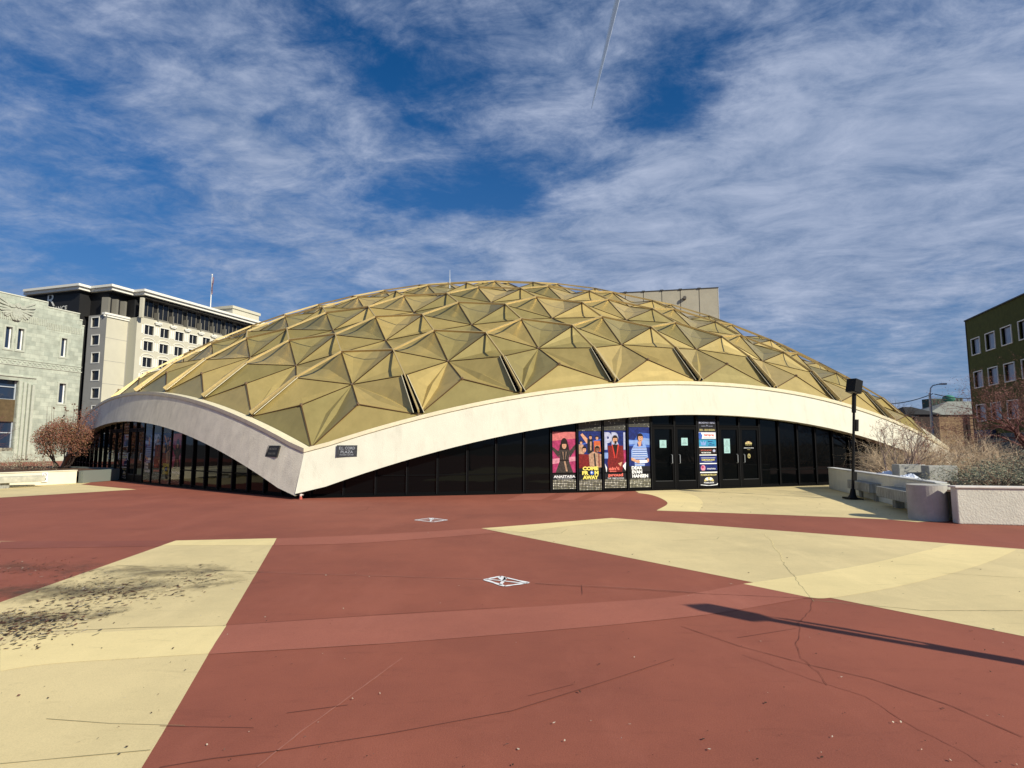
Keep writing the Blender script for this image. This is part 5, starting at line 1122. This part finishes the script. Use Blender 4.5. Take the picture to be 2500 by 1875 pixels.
# ------------------------------------------------------------------ hotel behind
def hotel():
    HC = mat('hotel_cream', (.55, .52, .41), .85, var=.04, vscale=.5); HG = mat('hotel_grey', (.32, .31, .28), .85, var=.05, vscale=.6); HD = mat('hotel_dark', (.014, .014, .015), .6); HW = mat('hotel_white', (.80, .78, .70), .7); HT = mat('hotel_tan_panel', (.20, .19, .16), .8)
    HGL = glass_mat('hotel_glass', (.012, .013, .016), .4)
    D = 104; c = at(339.8, 709.7, D)
    par = thing('hotel_building', 'tall cream hotel with dark upper storeys and white zigzag roof edge behind the stone building', 'building', (c.x, c.y, 0))
    P3 = Vector((c.x, c.y, 0)); zc = c.z
    Tw = frame(P3, U)                                       # right wing face
    Lw = 52.0; zcap = px_on_wall(Tw, 360, 769)[1]; fl = 3.02
    # --- cream wing
    cols = []
    for u0, u1 in ((353, 376), (392, 413.5), (429, 449), (464, 482.5), (496, 516), (527, 545)): cols.append((px_on_wall(Tw, u0, 800)[0], px_on_wall(Tw, u1, 800)[0]))
    zr = px_on_wall(Tw, 356, 793)[1]; wh = 1.75
    dx = cols[1][0]-cols[0][0]; cols = [(cols[0][0]+dx*k, cols[0][1]+dx*k) for k in range(int((Lw-4)/dx))]
    rows = [zr-k*fl for k in range(7)]
    holes = [(a, b, z-wh, z) for z in rows for a, b in cols]
    zw = zr+1.25
    m = MB(); wall_with_holes(Tw, 0, Lw, 0, lambda x: zw, holes, m, .35); part(par, m, 'wall', HC)
    for n, (a, b, z0, z1) in enumerate(holes):
        if z1 < 8 or n % len(cols) > 8: continue
        w = MB(); w.box((a, .25, z0), (b, .3, z1), 0, Tw); o = part(par, w, 'window', HGL)
        f = MB()
        for q in ((a-.14, a, z0-.14, z1+.14), (b, b+.14, z0-.14, z1+.14), (a, b, z1, z1+.14), (a, b, z0-.14, z0)): f.box((q[0], -.06, q[2]), (q[1], .012, q[3]), 0, Tw)
        f.box((a, .12, z0), (a+.06, .2, z1), 0, Tw); f.box(((a+b)/2-.04, .12, z0), ((a+b)/2+.04, .2, z1), 0, Tw)
        for sg_ in (a-.62, b+.32): f.box((sg_, -.05, z0+.1), (sg_+.30, .012, z1-.05), 0, Tw)
        if n >= len(cols):
            for k in range(8):
                t0, t1 = pi*k/8, pi*(k+1)/8; mx_ = (a+b)/2; rr = (b-a)/2+.3
                f.bar(Tw @ Vector((mx_-rr*cos(t0), -.05, z1+.12+.55*sin(t0))), Tw @ Vector((mx_-rr*cos(t1), -.05, z1+.12+.55*sin(t1))), .1, .1)
        sub(o, f, 'frame', HW)
    # --- dark upper storey set between white corbels
    zroof = zc
    m = MB(); m.box((.0, .9, zw-.2), (Lw, 3, zroof-1.6), 0, Tw); part(par, m, 'upper_wall', HD)
    m = MB()
    for a, b in cols[:11]: m.box((a-.25, .55, zw-.25), (b+.3, .9, zw+.45), 0, Tw)
    part(par, m, 'dormer_bases', HT)
    for k, (a, b) in enumerate(cols[:11]):
        m = MB(); g = (dx-(b-a)-1.2); m.box((b+.6, -.15, zw-.55), (b+.6+g, .9, zw+1.55), 0, Tw); o = part(par, m, 'balcony_box', HT)
        f = MB(); f.box((b+.15, -.30, zw-.85), (b+1.05+g, .0, zw-.62), 0, Tw); f.box((b-.05, -.38, zw-.62), (b+1.25+g, .0, zw-.36), 0, Tw); sub(o, f, 'corbel', HW)
        w = MB(); w.box((a-.1, .78, zw+.1), (b+.1, .88, zw+3.6), 0, Tw); o = part(par, w, 'window', HGL)
        f = MB(); f.box((a-.2, .70, zw), (a-.1, .89, zw+3.6), 0, Tw); f.box((b+.1, .70, zw), (b+.2, .89, zw+3.6), 0, Tw); f.box(((a+b)/2-.05, .7, zw), ((a+b)/2+.05, .77, zw+3.6), 0, Tw); sub(o, f, 'frame', HT)
    # --- left volumes: zigzag corners
    a3 = P3
    # step back to (c): px 306-336 face across, then blank cream face px 250-306 along U, then the grey stair face px 208-248 across
    P2 = P3-Wv*1.9                                        # corner of recess
    # blank face lies along U from P2 towards camera
    def line_hit(P, d, u):
        r = raydir(u, 900); k = r.x/r.y; # P.x+d.x t = k (P.y + d.y t)
        t = (k*P.y-P.x)/(d.x-k*d.y); return P+d*t
    P2 = line_hit(P3, -Wv, 306); P1 = line_hit(P2, -U, 247); P0 = line_hit(P1, -Wv, 207); Pm = line_hit(P0, -Wv, 60)
    Tc = frame(P2, Wv); m = MB(); m.add([Tc @ Vector(p) for p in ((0, 0, 0), ((P3-P2).length, 0, 0), ((P3-P2).length, 0, zw-.2), (0, 0, zw-.2))], [(0, 1, 2, 3)]); part(par, m, 'recess_wall', mat('hotel_recess', (.44, .43, .35), .85))
    Tb = frame(P1, U); lb = (P2-P1).length; ztb = px_on_wall(Tb, 250, 766)[1]
    m = MB(); m.add([Tb @ Vector(p) for p in ((0, 0, 0), (lb, 0, 0), (lb, 0, ztb), (0, 0, ztb))], [(0, 1, 2, 3)]); m.add([Tb @ Vector(p) for p in ((0, 0, ztb), (lb, 0, ztb), (lb, 8, ztb), (0, 8, ztb))], [(0, 1, 2, 3)])
    part(par, m, 'blank_wall', HC)
    m = MB()
    for k in range(1, 7): m.box((0, -.015, ztb-k*fl*1.35), (lb, .01, ztb-k*fl*1.35+.07), 0, Tb)
    m.box((lb-.12, -.05, 0), (lb+.02, .01, ztb), 0, Tb); part(par, m, 'wall_joints', HG)
    m = MB(); m.box((-.3, -.35, ztb), (lb+.3, .4, ztb+.35), 0, Tb); m.box((-.3, -.2, ztb-.35), (lb+.3, .01, ztb-.02), 0, Tb); part(par, m, 'cornice', HW)
    Ta = frame(P0, Wv); la = (P1-P0).length; wins = []
    for k in range(8):
        v0 = 775+43.2*k; a = px_on_wall(Ta, 223, v0+24); b = px_on_wall(Ta, 242, v0); wins.append((a[0], b[0], a[1], b[1]))
    wins = [w_ for w_ in wins if w_[2] > .5]
    m = MB(); wall_with_holes(Ta, 0, la, 0, lambda x: ztb, wins, m, .3); part(par, m, 'stair_wall', HG)  # grey instead of cream: the shade on this face is in its colour
    for k, (a, b, z0, z1) in enumerate(wins):
        w = MB(); w.box((a, .2, z0), (b, .25, z1), 0, Ta); o = part(par, w, 'window', HGL); f = MB()
        for q in ((a-.16, a, z0-.16, z1+.16), (b, b+.16, z0-.16, z1+.16), (a, b, z1, z1+.16), (a, b, z0-.16, z0)): f.box((q[0], -.06, q[2]), (q[1], .012, q[3]), 0, Ta)
        sub(o, f, 'frame', HW)
    # dark mass with the sign, its face set on the plane across the view
    Q0 = line_hit(P1-U*1.0, -Wv, 52); Q1 = line_hit(P1-U*1.0, -Wv, 181); Q2 = line_hit(Q1, U, 212)
    zs = px_on_wall(frame(Q0, Wv), 181, 706)[1]
    m = MB(); n = [Q0, Q1, Q1+U*14, Q0+U*14]
    for i in range(4): a, b = n[i], n[(i+1) % 4]; m.quad(Vector((a.x, a.y, 0)), Vector((b.x, b.y, 0)), Vector((b.x, b.y, zs)), Vector((a.x, a.y, zs)))
    part(par, m, 'sign_wall', HD)
    Tq = frame(Q0, Wv); t = MB(); rx, rz_ = px_on_wall(Tq, 126, 732.5); add_text(t, 'R', rx, -.05, rz_, 2.0, 2.0*1.15, .0, tf=Tq)
    ex, ez = px_on_wall(Tq, 164, 756); sx0 = px_on_wall(Tq, 131, 753)[0]; ww = (ex-sx0)*11/5.0; add_text(t, 'RENAISSANCE', ex-ww/2, -.05, px_on_wall(Tq, 150, 753.5)[1], ww, .95, .01, tf=Tq); part(par, t, 'sign_lettering', HW)
    # dark loggia between sign wall and wing
    m = MB(); zt = zs; pts = [Q1, Q2, P2+U*1.5, P3+U*1.5]
    m2 = [Q1+U*2, P1+U*1-Wv*.8, P2-Wv*.8+U*.9, P3+U*.9]
    for a, b in zip(m2, m2[1:]): m.quad(Vector((a.x, a.y, ztb+.02)), Vector((b.x, b.y, ztb+.02)), Vector((b.x, b.y, zt)), Vector((a.x, a.y, zt)))
    part(par, m, 'loggia_wall', HD)
    m = MB()
    for f_ in (.1, .45, .8):
        q = P1.lerp(P2, f_)+Wv*(-.6); m.bar(Vector((q.x, q.y, ztb)), Vector((q.x, q.y, ztb+3.2)), 1.2, .5, (0, 1, 0))
    part(par, m, 'loggia_piers', HT)
    m = MB(); q = line_hit(P3, Wv, 336.5); m.bar(Vector((q.x, q.y, zw-.3)), Vector((q.x, q.y, zroof-1.4)), .55, .55, (0, 1, 0)); part(par, m, 'corner_column', HC)
    # white zigzag roof edge
    def corner(u, v, Y): p = at(u, v, Y); return p
    Ys = [Q0.y, Q1.y-1, 0, 0, 0, P3.y-1]
    # outline in plan: along -Wv from the sign corner, then zigzag
    E1 = Q1+Wv*1.2-U*1.2; E0 = E1-Wv*14.0; E2 = line_hit(E1, U, 206); E3 = line_hit(E2, Wv, 258.5); E4 = line_hit(E3, U, 314); E5 = line_hit(E4, Wv, 340); E6 = E5+U*Lw
    ez_ = px_on_wall(frame(E0, Wv), 181, 692)[1]
    e = MB(); h1 = .95
    ring = [E0, E1, E2, E3, E4, E5, E6, E6-Wv*25, E0+U*30]
    n = len(ring)
    for zlo, zhi, ins in ((ez_-h1*.45, ez_, 0.0), (ez_-h1, ez_-h1*.45, .55), ):
        R2 = [p-(Wv-U)*ins*.7 if i < 7 else p for i, p in enumerate(ring)]
        for i in range(n): a, b = R2[i], R2[(i+1) % n]; e.quad(Vector((a.x, a.y, zlo)), Vector((b.x, b.y, zlo)), Vector((b.x, b.y, zhi)), Vector((a.x, a.y, zhi)))
        e.add([Vector((p.x, p.y, zhi)) for p in R2], [tuple(range(n))]); e.add([Vector((p.x, p.y, zlo)) for p in R2], [tuple(range(n))])
    part(par, e, 'roof_edge', HW)
    e = MB(); R2 = [p-(Wv-U)*1.0 if i < 7 else p for i, p in enumerate(ring)]
    for i in range(n): a, b = R2[i], R2[(i+1) % n]; e.quad(Vector((a.x, a.y, ez_-h1-2.2 if False else ez_-h1-.30)), Vector((b.x, b.y, ez_-h1-.30)), Vector((b.x, b.y, ez_-h1)), Vector((a.x, a.y, ez_-h1)))
    part(par, e, 'eaves', HD)
    # penthouse block behind, right end
    a = at(565, 760, P3.y+46); z1 = at(600, 756, a.y)
    TT = Tw; xa = px_on_wall(frame(P3+Wv*.0, U), 570, 758)[0]
    pb = MB(); A = at(568, 758, 150); B = at(634, 775, 150*1.10); pb_z = A.z+1.6
    A = Vector((A.x, A.y, 0)); Bq = A+U*22
    T5 = frame(A, U); ztop5 = px_on_wall(T5, 570, 753)[1]; m = MB(); xB = px_on_wall(T5, 632, 780)[0]; m.box((0, 0, 0), (xB, 14, ztop5), 0, T5); part(par, m, 'penthouse', HC)
    m = MB(); m.box((-.3, -.3, ztop5), (xB+.3, 14.3, ztop5+.7), 0, T5); m.box((xB*.5, -.06, 0), (xB*.5+.3, .01, ztop5), 0, T5); part(par, m, 'penthouse_cornice', HC)
    # flag
    fp = at(514, 745, 128); top_ = at(516, 672, 128)
    o = thing('flagpole', 'thin white flagpole with a limp flag on the hotel roof', 'flagpole', (fp.x, fp.y, fp.z-3))
    m = MB(); m.tube([(0, 0, 0), (0, 0, top_.z-fp.z+3)], [.13, .07], 6); m.build('pole', HW, o); m = MB(); m.tube([(0, 0, top_.z-fp.z+3), (0, 0, top_.z-fp.z+3.25)], .14, 6); m.build('finial', HW, o)
    m = MB(); hz = top_.z-fp.z+2.6; nn_ = 8; vs = []
    for i in range(nn_+1):
        for j in range(6): vs.append((.10+.28*j/5*(1-.3*i/nn_)+.05*sin(i), .22*sin(j*1.7+i*.5), hz-i*.5))
    m.add(vs, [(i*6+j, i*6+j+1, (i+1)*6+j+1, (i+1)*6+j) for i in range(nn_) for j in range(5)]); fm = flat('flag_cloth', (.06, .06, .16), col2=(.40, .25, .25), vscale=2.2, stretch=(1, 1, 2)); m.build('flag', fm, o, fix=False)
hotel()

# ------------------------------------------------------------------ stage house behind the dome
def stage_house():
    Y = 70; c = at(1753, 703, Y); co = Vector((c.x, c.y, 0)); l = at(1514, 716, Y*1.036)
    d = (co-Vector((l.x, l.y, 0))).normalized(); par = thing('stage_house', 'plain grey precast concrete tower block rising behind the gold dome', 'building', co)
    T = frame(co-d*40, d); PM = mat('precast_panel', (.50, .46, .36), .9, spec=.1, var=.07, vscale=.7, bump=.3, bscale=12)
    m = MB(); m.box((0, 0, 0), (40, 16, c.z), 0, T); part(par, m, 'wall', PM)
    m = MB(); pw = (px_on_wall(T, 1701, 760)[0]-px_on_wall(T, 1655, 760)[0])
    x = 40-pw
    while x > 0: m.box((x-.04, -.012, 0), (x+.04, .01, c.z), 0, T); x -= pw
    part(par, m, 'panel_joints', mat('joint_grey', (.12, .11, .09), .9))
    m = MB(); m.box((-.05, -.05, c.z), (40.05, 16.05, c.z+.10), 0, T); x = 40-pw
    while x > 0: m.box((x-.2, -.09, c.z-.02), (x+.2, .2, c.z+.16), 0, T); x -= pw
    part(par, m, 'parapet_cap', mat('cap_dark', (.06, .06, .06), .6))
    wx, wz = px_on_wall(T, 1671, 729.5); m = MB(); m.tube([T @ Vector((wx, .0, wz)), T @ Vector((wx, -.35, wz+.1))], .22, 10); part(par, m, 'vent_hood', mat('hood_dark', (.10, .09, .08), .7))
    m = MB(); m.box((39.98, -.02, 0), (40.03, 16.02, c.z), 0, T); part(par, m, 'corner_trim', mat('trim_white', (.75, .73, .68), .7))
    return T
stage_house()
ant = at(1098, 692, 33); an = thing('roof_antenna', 'thin whip antenna standing on top of the gold dome', 'antenna', (ant.x, ant.y, ant.z-.35))
m = MB(); m.tube([(0, 0, 0), (0, 0, .55), (0, 0, 1.15)], [.035, .02, .01], 6); m.build('mast', GALV, an); m = MB(); m.tube([(0, 0, .35), (0, 0, .62)], .03, 6); m.build('coil', GALV, an)

# ------------------------------------------------------------------ right side buildings
def green_building():
    D = 62; c = at(2357, 785, D); co = Vector((c.x, c.y, 0)); par = thing('green_building', 'dark olive green stucco building with white framed windows at the right edge', 'building', co)
    T = frame(co, -U)          # x runs towards the camera
    GM = mat('olive_stucco', (.066, .074, .018), .9, var=.18, vscale=2.2, bump=.5, bscale=14); WHF = mat('window_frame_white', (.72, .72, .68), .6); BW = glass_mat('sky_glass', (.20, .24, .33), .5)
    zt = c.z; X = lambda u, v: px_on_wall(T, u, v)
    holes = []
    c0 = [X(2373.5, 850)[0], X(2393.5, 850)[0]]; c1 = X(2409, 850)[0]; dx = c1-c0[0]; w_ = c0[1]-c0[0]
    r0 = (X(2373, 867.5)[1], X(2373, 830)[1]); r1 = (X(2380, 946)[1], X(2378, 910)[1]); dz = r0[1]-r1[1]
    rows = [(r0[0]-dz*k, r0[1]-dz*k) for k in range(3)]
    for z0, z1 in rows:
        for k in range(8): holes.append((c0[0]+dx*k, c0[0]+dx*k+w_, z0, z1))
    m = MB(); L = 40; wall_with_holes(T, 0, L, 0, lambda x: zt, holes, m, .25); m.add([T @ Vector(p) for p in ((0, 0, zt), (L, 0, zt), (L, 20, zt), (0, 20, zt))], [(0, 1, 2, 3)]); m.add([T @ Vector(p) for p in ((0, 0, 0), (0, 20, 0), (0, 20, zt), (0, 0, zt))], [(0, 1, 2, 3)]); part(par, m, 'wall', GM)
    m = MB(); m.box((-.1, -.12, zt), (L, .4, zt+.12), 0, T); m.box((-.03, -.06, 0), (.06, -.001, zt), 0, T); part(par, m, 'parapet_cap', mat('parapet_dark', (.05, .05, .05), .6))
    for a, b, z0, z1 in holes:
        w = MB(); w.box((a, .16, z0), (b, .2, z1), 0, T); o = part(par, w, 'window', BW); f = MB()
        for q in ((a-.09, a, z0-.09, z1+.09), (b, b+.09, z0-.09, z1+.09), (a, b, z1, z1+.09), (a, b, z0-.09, z0)): f.box((q[0], -.07, q[2]), (q[1], .012, q[3]), 0, T)
        sub(o, f, 'frame', WHF); s_ = MB(); s_.box((a, .13, z0), (a+(b-a)*.14, .155, z1), 0, T); s_.box((b-(b-a)*.10, .13, z0), (b, .155, z1), 0, T); sub(o, s_, 'curtain', DARKV)
    z_ = X(2400, 1055)[1]; m = MB(); a = X(2393, 1060)[0]; b = X(2433, 1060)[0]; m.box((a, -.5, z_-.6), (b, -.02, z_+.2), 0, T); o = part(par, m, 'sign_board', mat('sign_blue_grey', (.03, .04, .09), .6)); t = MB(); add_text(t, 'B', (a+b)/2, -.53, z_-.2, .6, .7, .02, tf=T); sub(o, t, 'lettering', mat('sign_letter', (.3, .33, .4), .6))
    m = MB(); m.box((.5, -.04, 0), (L, -.01, 2.7), 0, T); part(par, m, 'ground_floor_shopfront', mat('shopfront_dark', (.008, .009, .01), .3))
green_building()
def brick_building():
    Y = 112; a = at(2264, 1013, Y); b = at(2376, 1013, Y*.99); par = thing('brick_building', 'low tan brick building with a grey hipped roof beyond the planter', 'building', (a.x, a.y, 0))
    BR = brick_mat('tan_brick', (.40, .27, .15), (.30, .19, .11), (.25, .18, .11),   .8, .28, .02); d = Vector((b.x-a.x, b.y-a.y, 0)); L = d.length+14; T = frame(Vector((a.x, a.y, 0)), d); z = a.z
    m = MB(); m.box((0, 0, 0), (L, 14, z), 0, T); part(par, m, 'wall', BR)
    sl_ = at(2228, 1022, Y*1.2); 
    m = MB(); m.add([T @ Vector(p) for p in ((-.3, -.3, z), (L+.3, -.3, z), (L+.3, 14.3, z), (-.3, 14.3, z), (6.5, 5, z+2.9), (L-3, 5, z+2.9))], [(0, 1, 5, 4), (1, 2, 5), (2, 3, 4, 5), (3, 0, 4), (0, 3, 2, 1)]); part(par, m, 'roof', mat('roof_grey_green', (.26, .27, .24), .9, var=.12, vscale=1.2))
    for u in (2268, 2362):
        x = px_on_wall(T, u, 1030)[0]; m = MB(); m.box((x-.25, -.35, 0), (x+.25, -.01, z+.05), 0, T); part(par, m, 'pier', mat('dark_pier', (.03, .018, .015), .8))
    m = MB(); x = px_on_wall(T, 2270, 1030)[0]; m.box((-3.8, .5, 0), (-.02, 12, z-.4), 0, T); part(par, m, 'side_wing', mat('brick_shade_tone', (.05, .028, .02), .9))  # side wall facing away: its shade is put into the dark brick colour
    v = at(2317, 988, Y+5); o = thing('roof_ventilator', 'round green roof ventilator on a white collar above the brick building', 'ventilator', (v.x, v.y, v.z-.35))
    m = MB(); m.tube([(0, 0, 0), (0, 0, .9)], [1.3, .66], 14); m.build('collar', WHITEP, o)
    m = MB(); pts = [(0, 0, .8+1.5*k/8) for k in range(9)]; m.tube(pts, [.6]+[.55+.55*sin(pi*k/8) for k in range(1, 8)]+[.2], 16); m.build('turbine', mat('copper_green', (.05, .22, .16), .6, var=.3), o, smooth=True)
    for (u0, u1, v0, v1, YY), lb in (((2276, 2306, 973, 1000, 126), 'dark green rooftop air unit left of the round ventilator'), ((2326, 2350, 971, 992, 126), 'pale green rooftop air unit right of the round ventilator')):
        p, q = at(u0, v1, YY), at(u1, v0, YY); o = thing('rooftop_unit', lb, 'air unit', (p.x, YY, p.z-1), 0, 'rooftop air units above the brick building')
        m = MB(); m.box((0, 0, 0), (q.x-p.x, 3, q.z-p.z+1)); m.build('casing', mat('unit_green', (.05, .08, .06) if 'dark' in lb else (.17, .24, .19), .7), o)
        m = MB()
        for k in range(3): m.box(((q.x-p.x)*(.1+.3*k), -.03, 1.1), ((q.x-p.x)*(.3+.3*k), -.005, q.z-p.z+.8))
        m.build('louvre', mat('louvre_dark', (.02, .03, .025), .7), o)
brick_building()
def far_house(u0, u1, v0, v1, Y, label, name='low_house'):
    a, b = at(u0, v1, Y), at(u1, v0, Y); W_ = b.x-a.x; H_ = at(u0, v1, Y).z; o = thing(name, label, 'house', (a.x, Y, 0), 0, 'dark low houses beyond the dome')
    m = MB(); m.box((0, 0, 0), (W_, 8, H_)); m.build('wall', mat('house_dark', (.05, .035, .03), .9), o)
    m = MB(); m.add([(-.4, -.4, H_), (W_+.4, -.4, H_), (W_+.4, 8.4, H_), (-.4, 8.4, H_), (W_*.35, 4, b.z), (W_*.65, 4, b.z)], [(0, 1, 5, 4), (1, 2, 5), (2, 3, 4, 5), (3, 0, 4), (0, 3, 2, 1)]); r = m.build('roof', mat('roof_dark', (.03, .03, .03), .9), o)
    for k in range(2): m = MB(); m.box((W_*(.2+.4*k), -.03, 1.2), (W_*(.35+.4*k), -.005, 2.4)); m.build('window', WGLASS, o)
far_house(2140, 2232, 995, 1018, 92, 'low dark roofed house just right of the dome edge'); far_house(2215, 2290, 990, 1012, 104, 'dark roofed house behind the street lamp')
for px_, yy, lb in ((2186, 80, 'small bare dark tree beside the right edge of the dome'), (2206, 84, 'smaller bare dark tree nearer the brick building')):
    p = at(px_, 1085, yy); bare_tree((p.x, yy, 0), lb, 3.2, .16, 6, 1.5, 4, BARKD, BARKD, .7, .55, r=.07, group='bare trees behind the dome')
def street_lamp():
    b = at(2279, 1085, 50); o = thing('street_lamp', 'grey street lamp with curved arm against the sky near the brick building', 'street lamp', (b.x, 50, 0)); zt = at(2279, 960, 50).z; e = at(2296, 937, 50)
    m = MB(); m.tube([(0, 0, 0), (0, 0, zt)], [.14, .09], 8); m.build('pole', GALV, o)
    m = MB(); m.tube([(0, 0, zt-.2), (.12, 0, zt+.45), (.32, 0, e.z-.15), (e.x-b.x, 0, e.z)], .05, 6); m.build('arm', GALV, o)
    m = MB(); m.box((e.x-b.x-.05, -.12, e.z-.08), (e.x-b.x+.5, .12, e.z+.05)); m.build('lamp_head', GALV, o, bevel=.03)
    for k, (p, q, sag) in enumerate((((2060, 965, 60), (2278, 961, 50), .9), ((2282, 962, 50), (2372, 972, 60), .15))):
        A, B = at(*p), at(*q); m = MB(); m.tube([A.lerp(B, t/14)-UP*sag*4*(t/14)*(1-t/14) for t in range(15)], .035, 4)
        tag(m.build('overhead_cable', mat('cable', (.03, .04, .05), .6)), ('dark overhead cable sagging from the dome edge to the street lamp', 'dark overhead cable from the street lamp to the green building')[k], 'cable', 'overhead cables at the street lamp')
street_lamp()
# condensation trail high above
def contrail():
    def sp(u, v, H=2600): d = raydir(u, v); t = (H-EYE)/d.z; return Vector((0, 0, EYE))+d*t
    A, B = sp(1444, 265), sp(1516, -40); n = 40
    m = MB(); pts = [A.lerp(B, (k/n)) for k in range(n+1)]; m.tube(pts, [3.0+14*(k/n)**.7+.6*sin(k*1.7)*(k/n) for k in range(n+1)], 12)
    mt = mat('ice_vapour', (.9, .93, 1.0), 1, spec=0, var=.08, vscale=.02); b = mt.node_tree.nodes['Principled BSDF']; b.inputs['Alpha'].default_value = .97
    tag(m.build('contrail', mt, smooth=True), 'thin straight white aircraft trail high in the blue sky', 'contrail')
contrail()
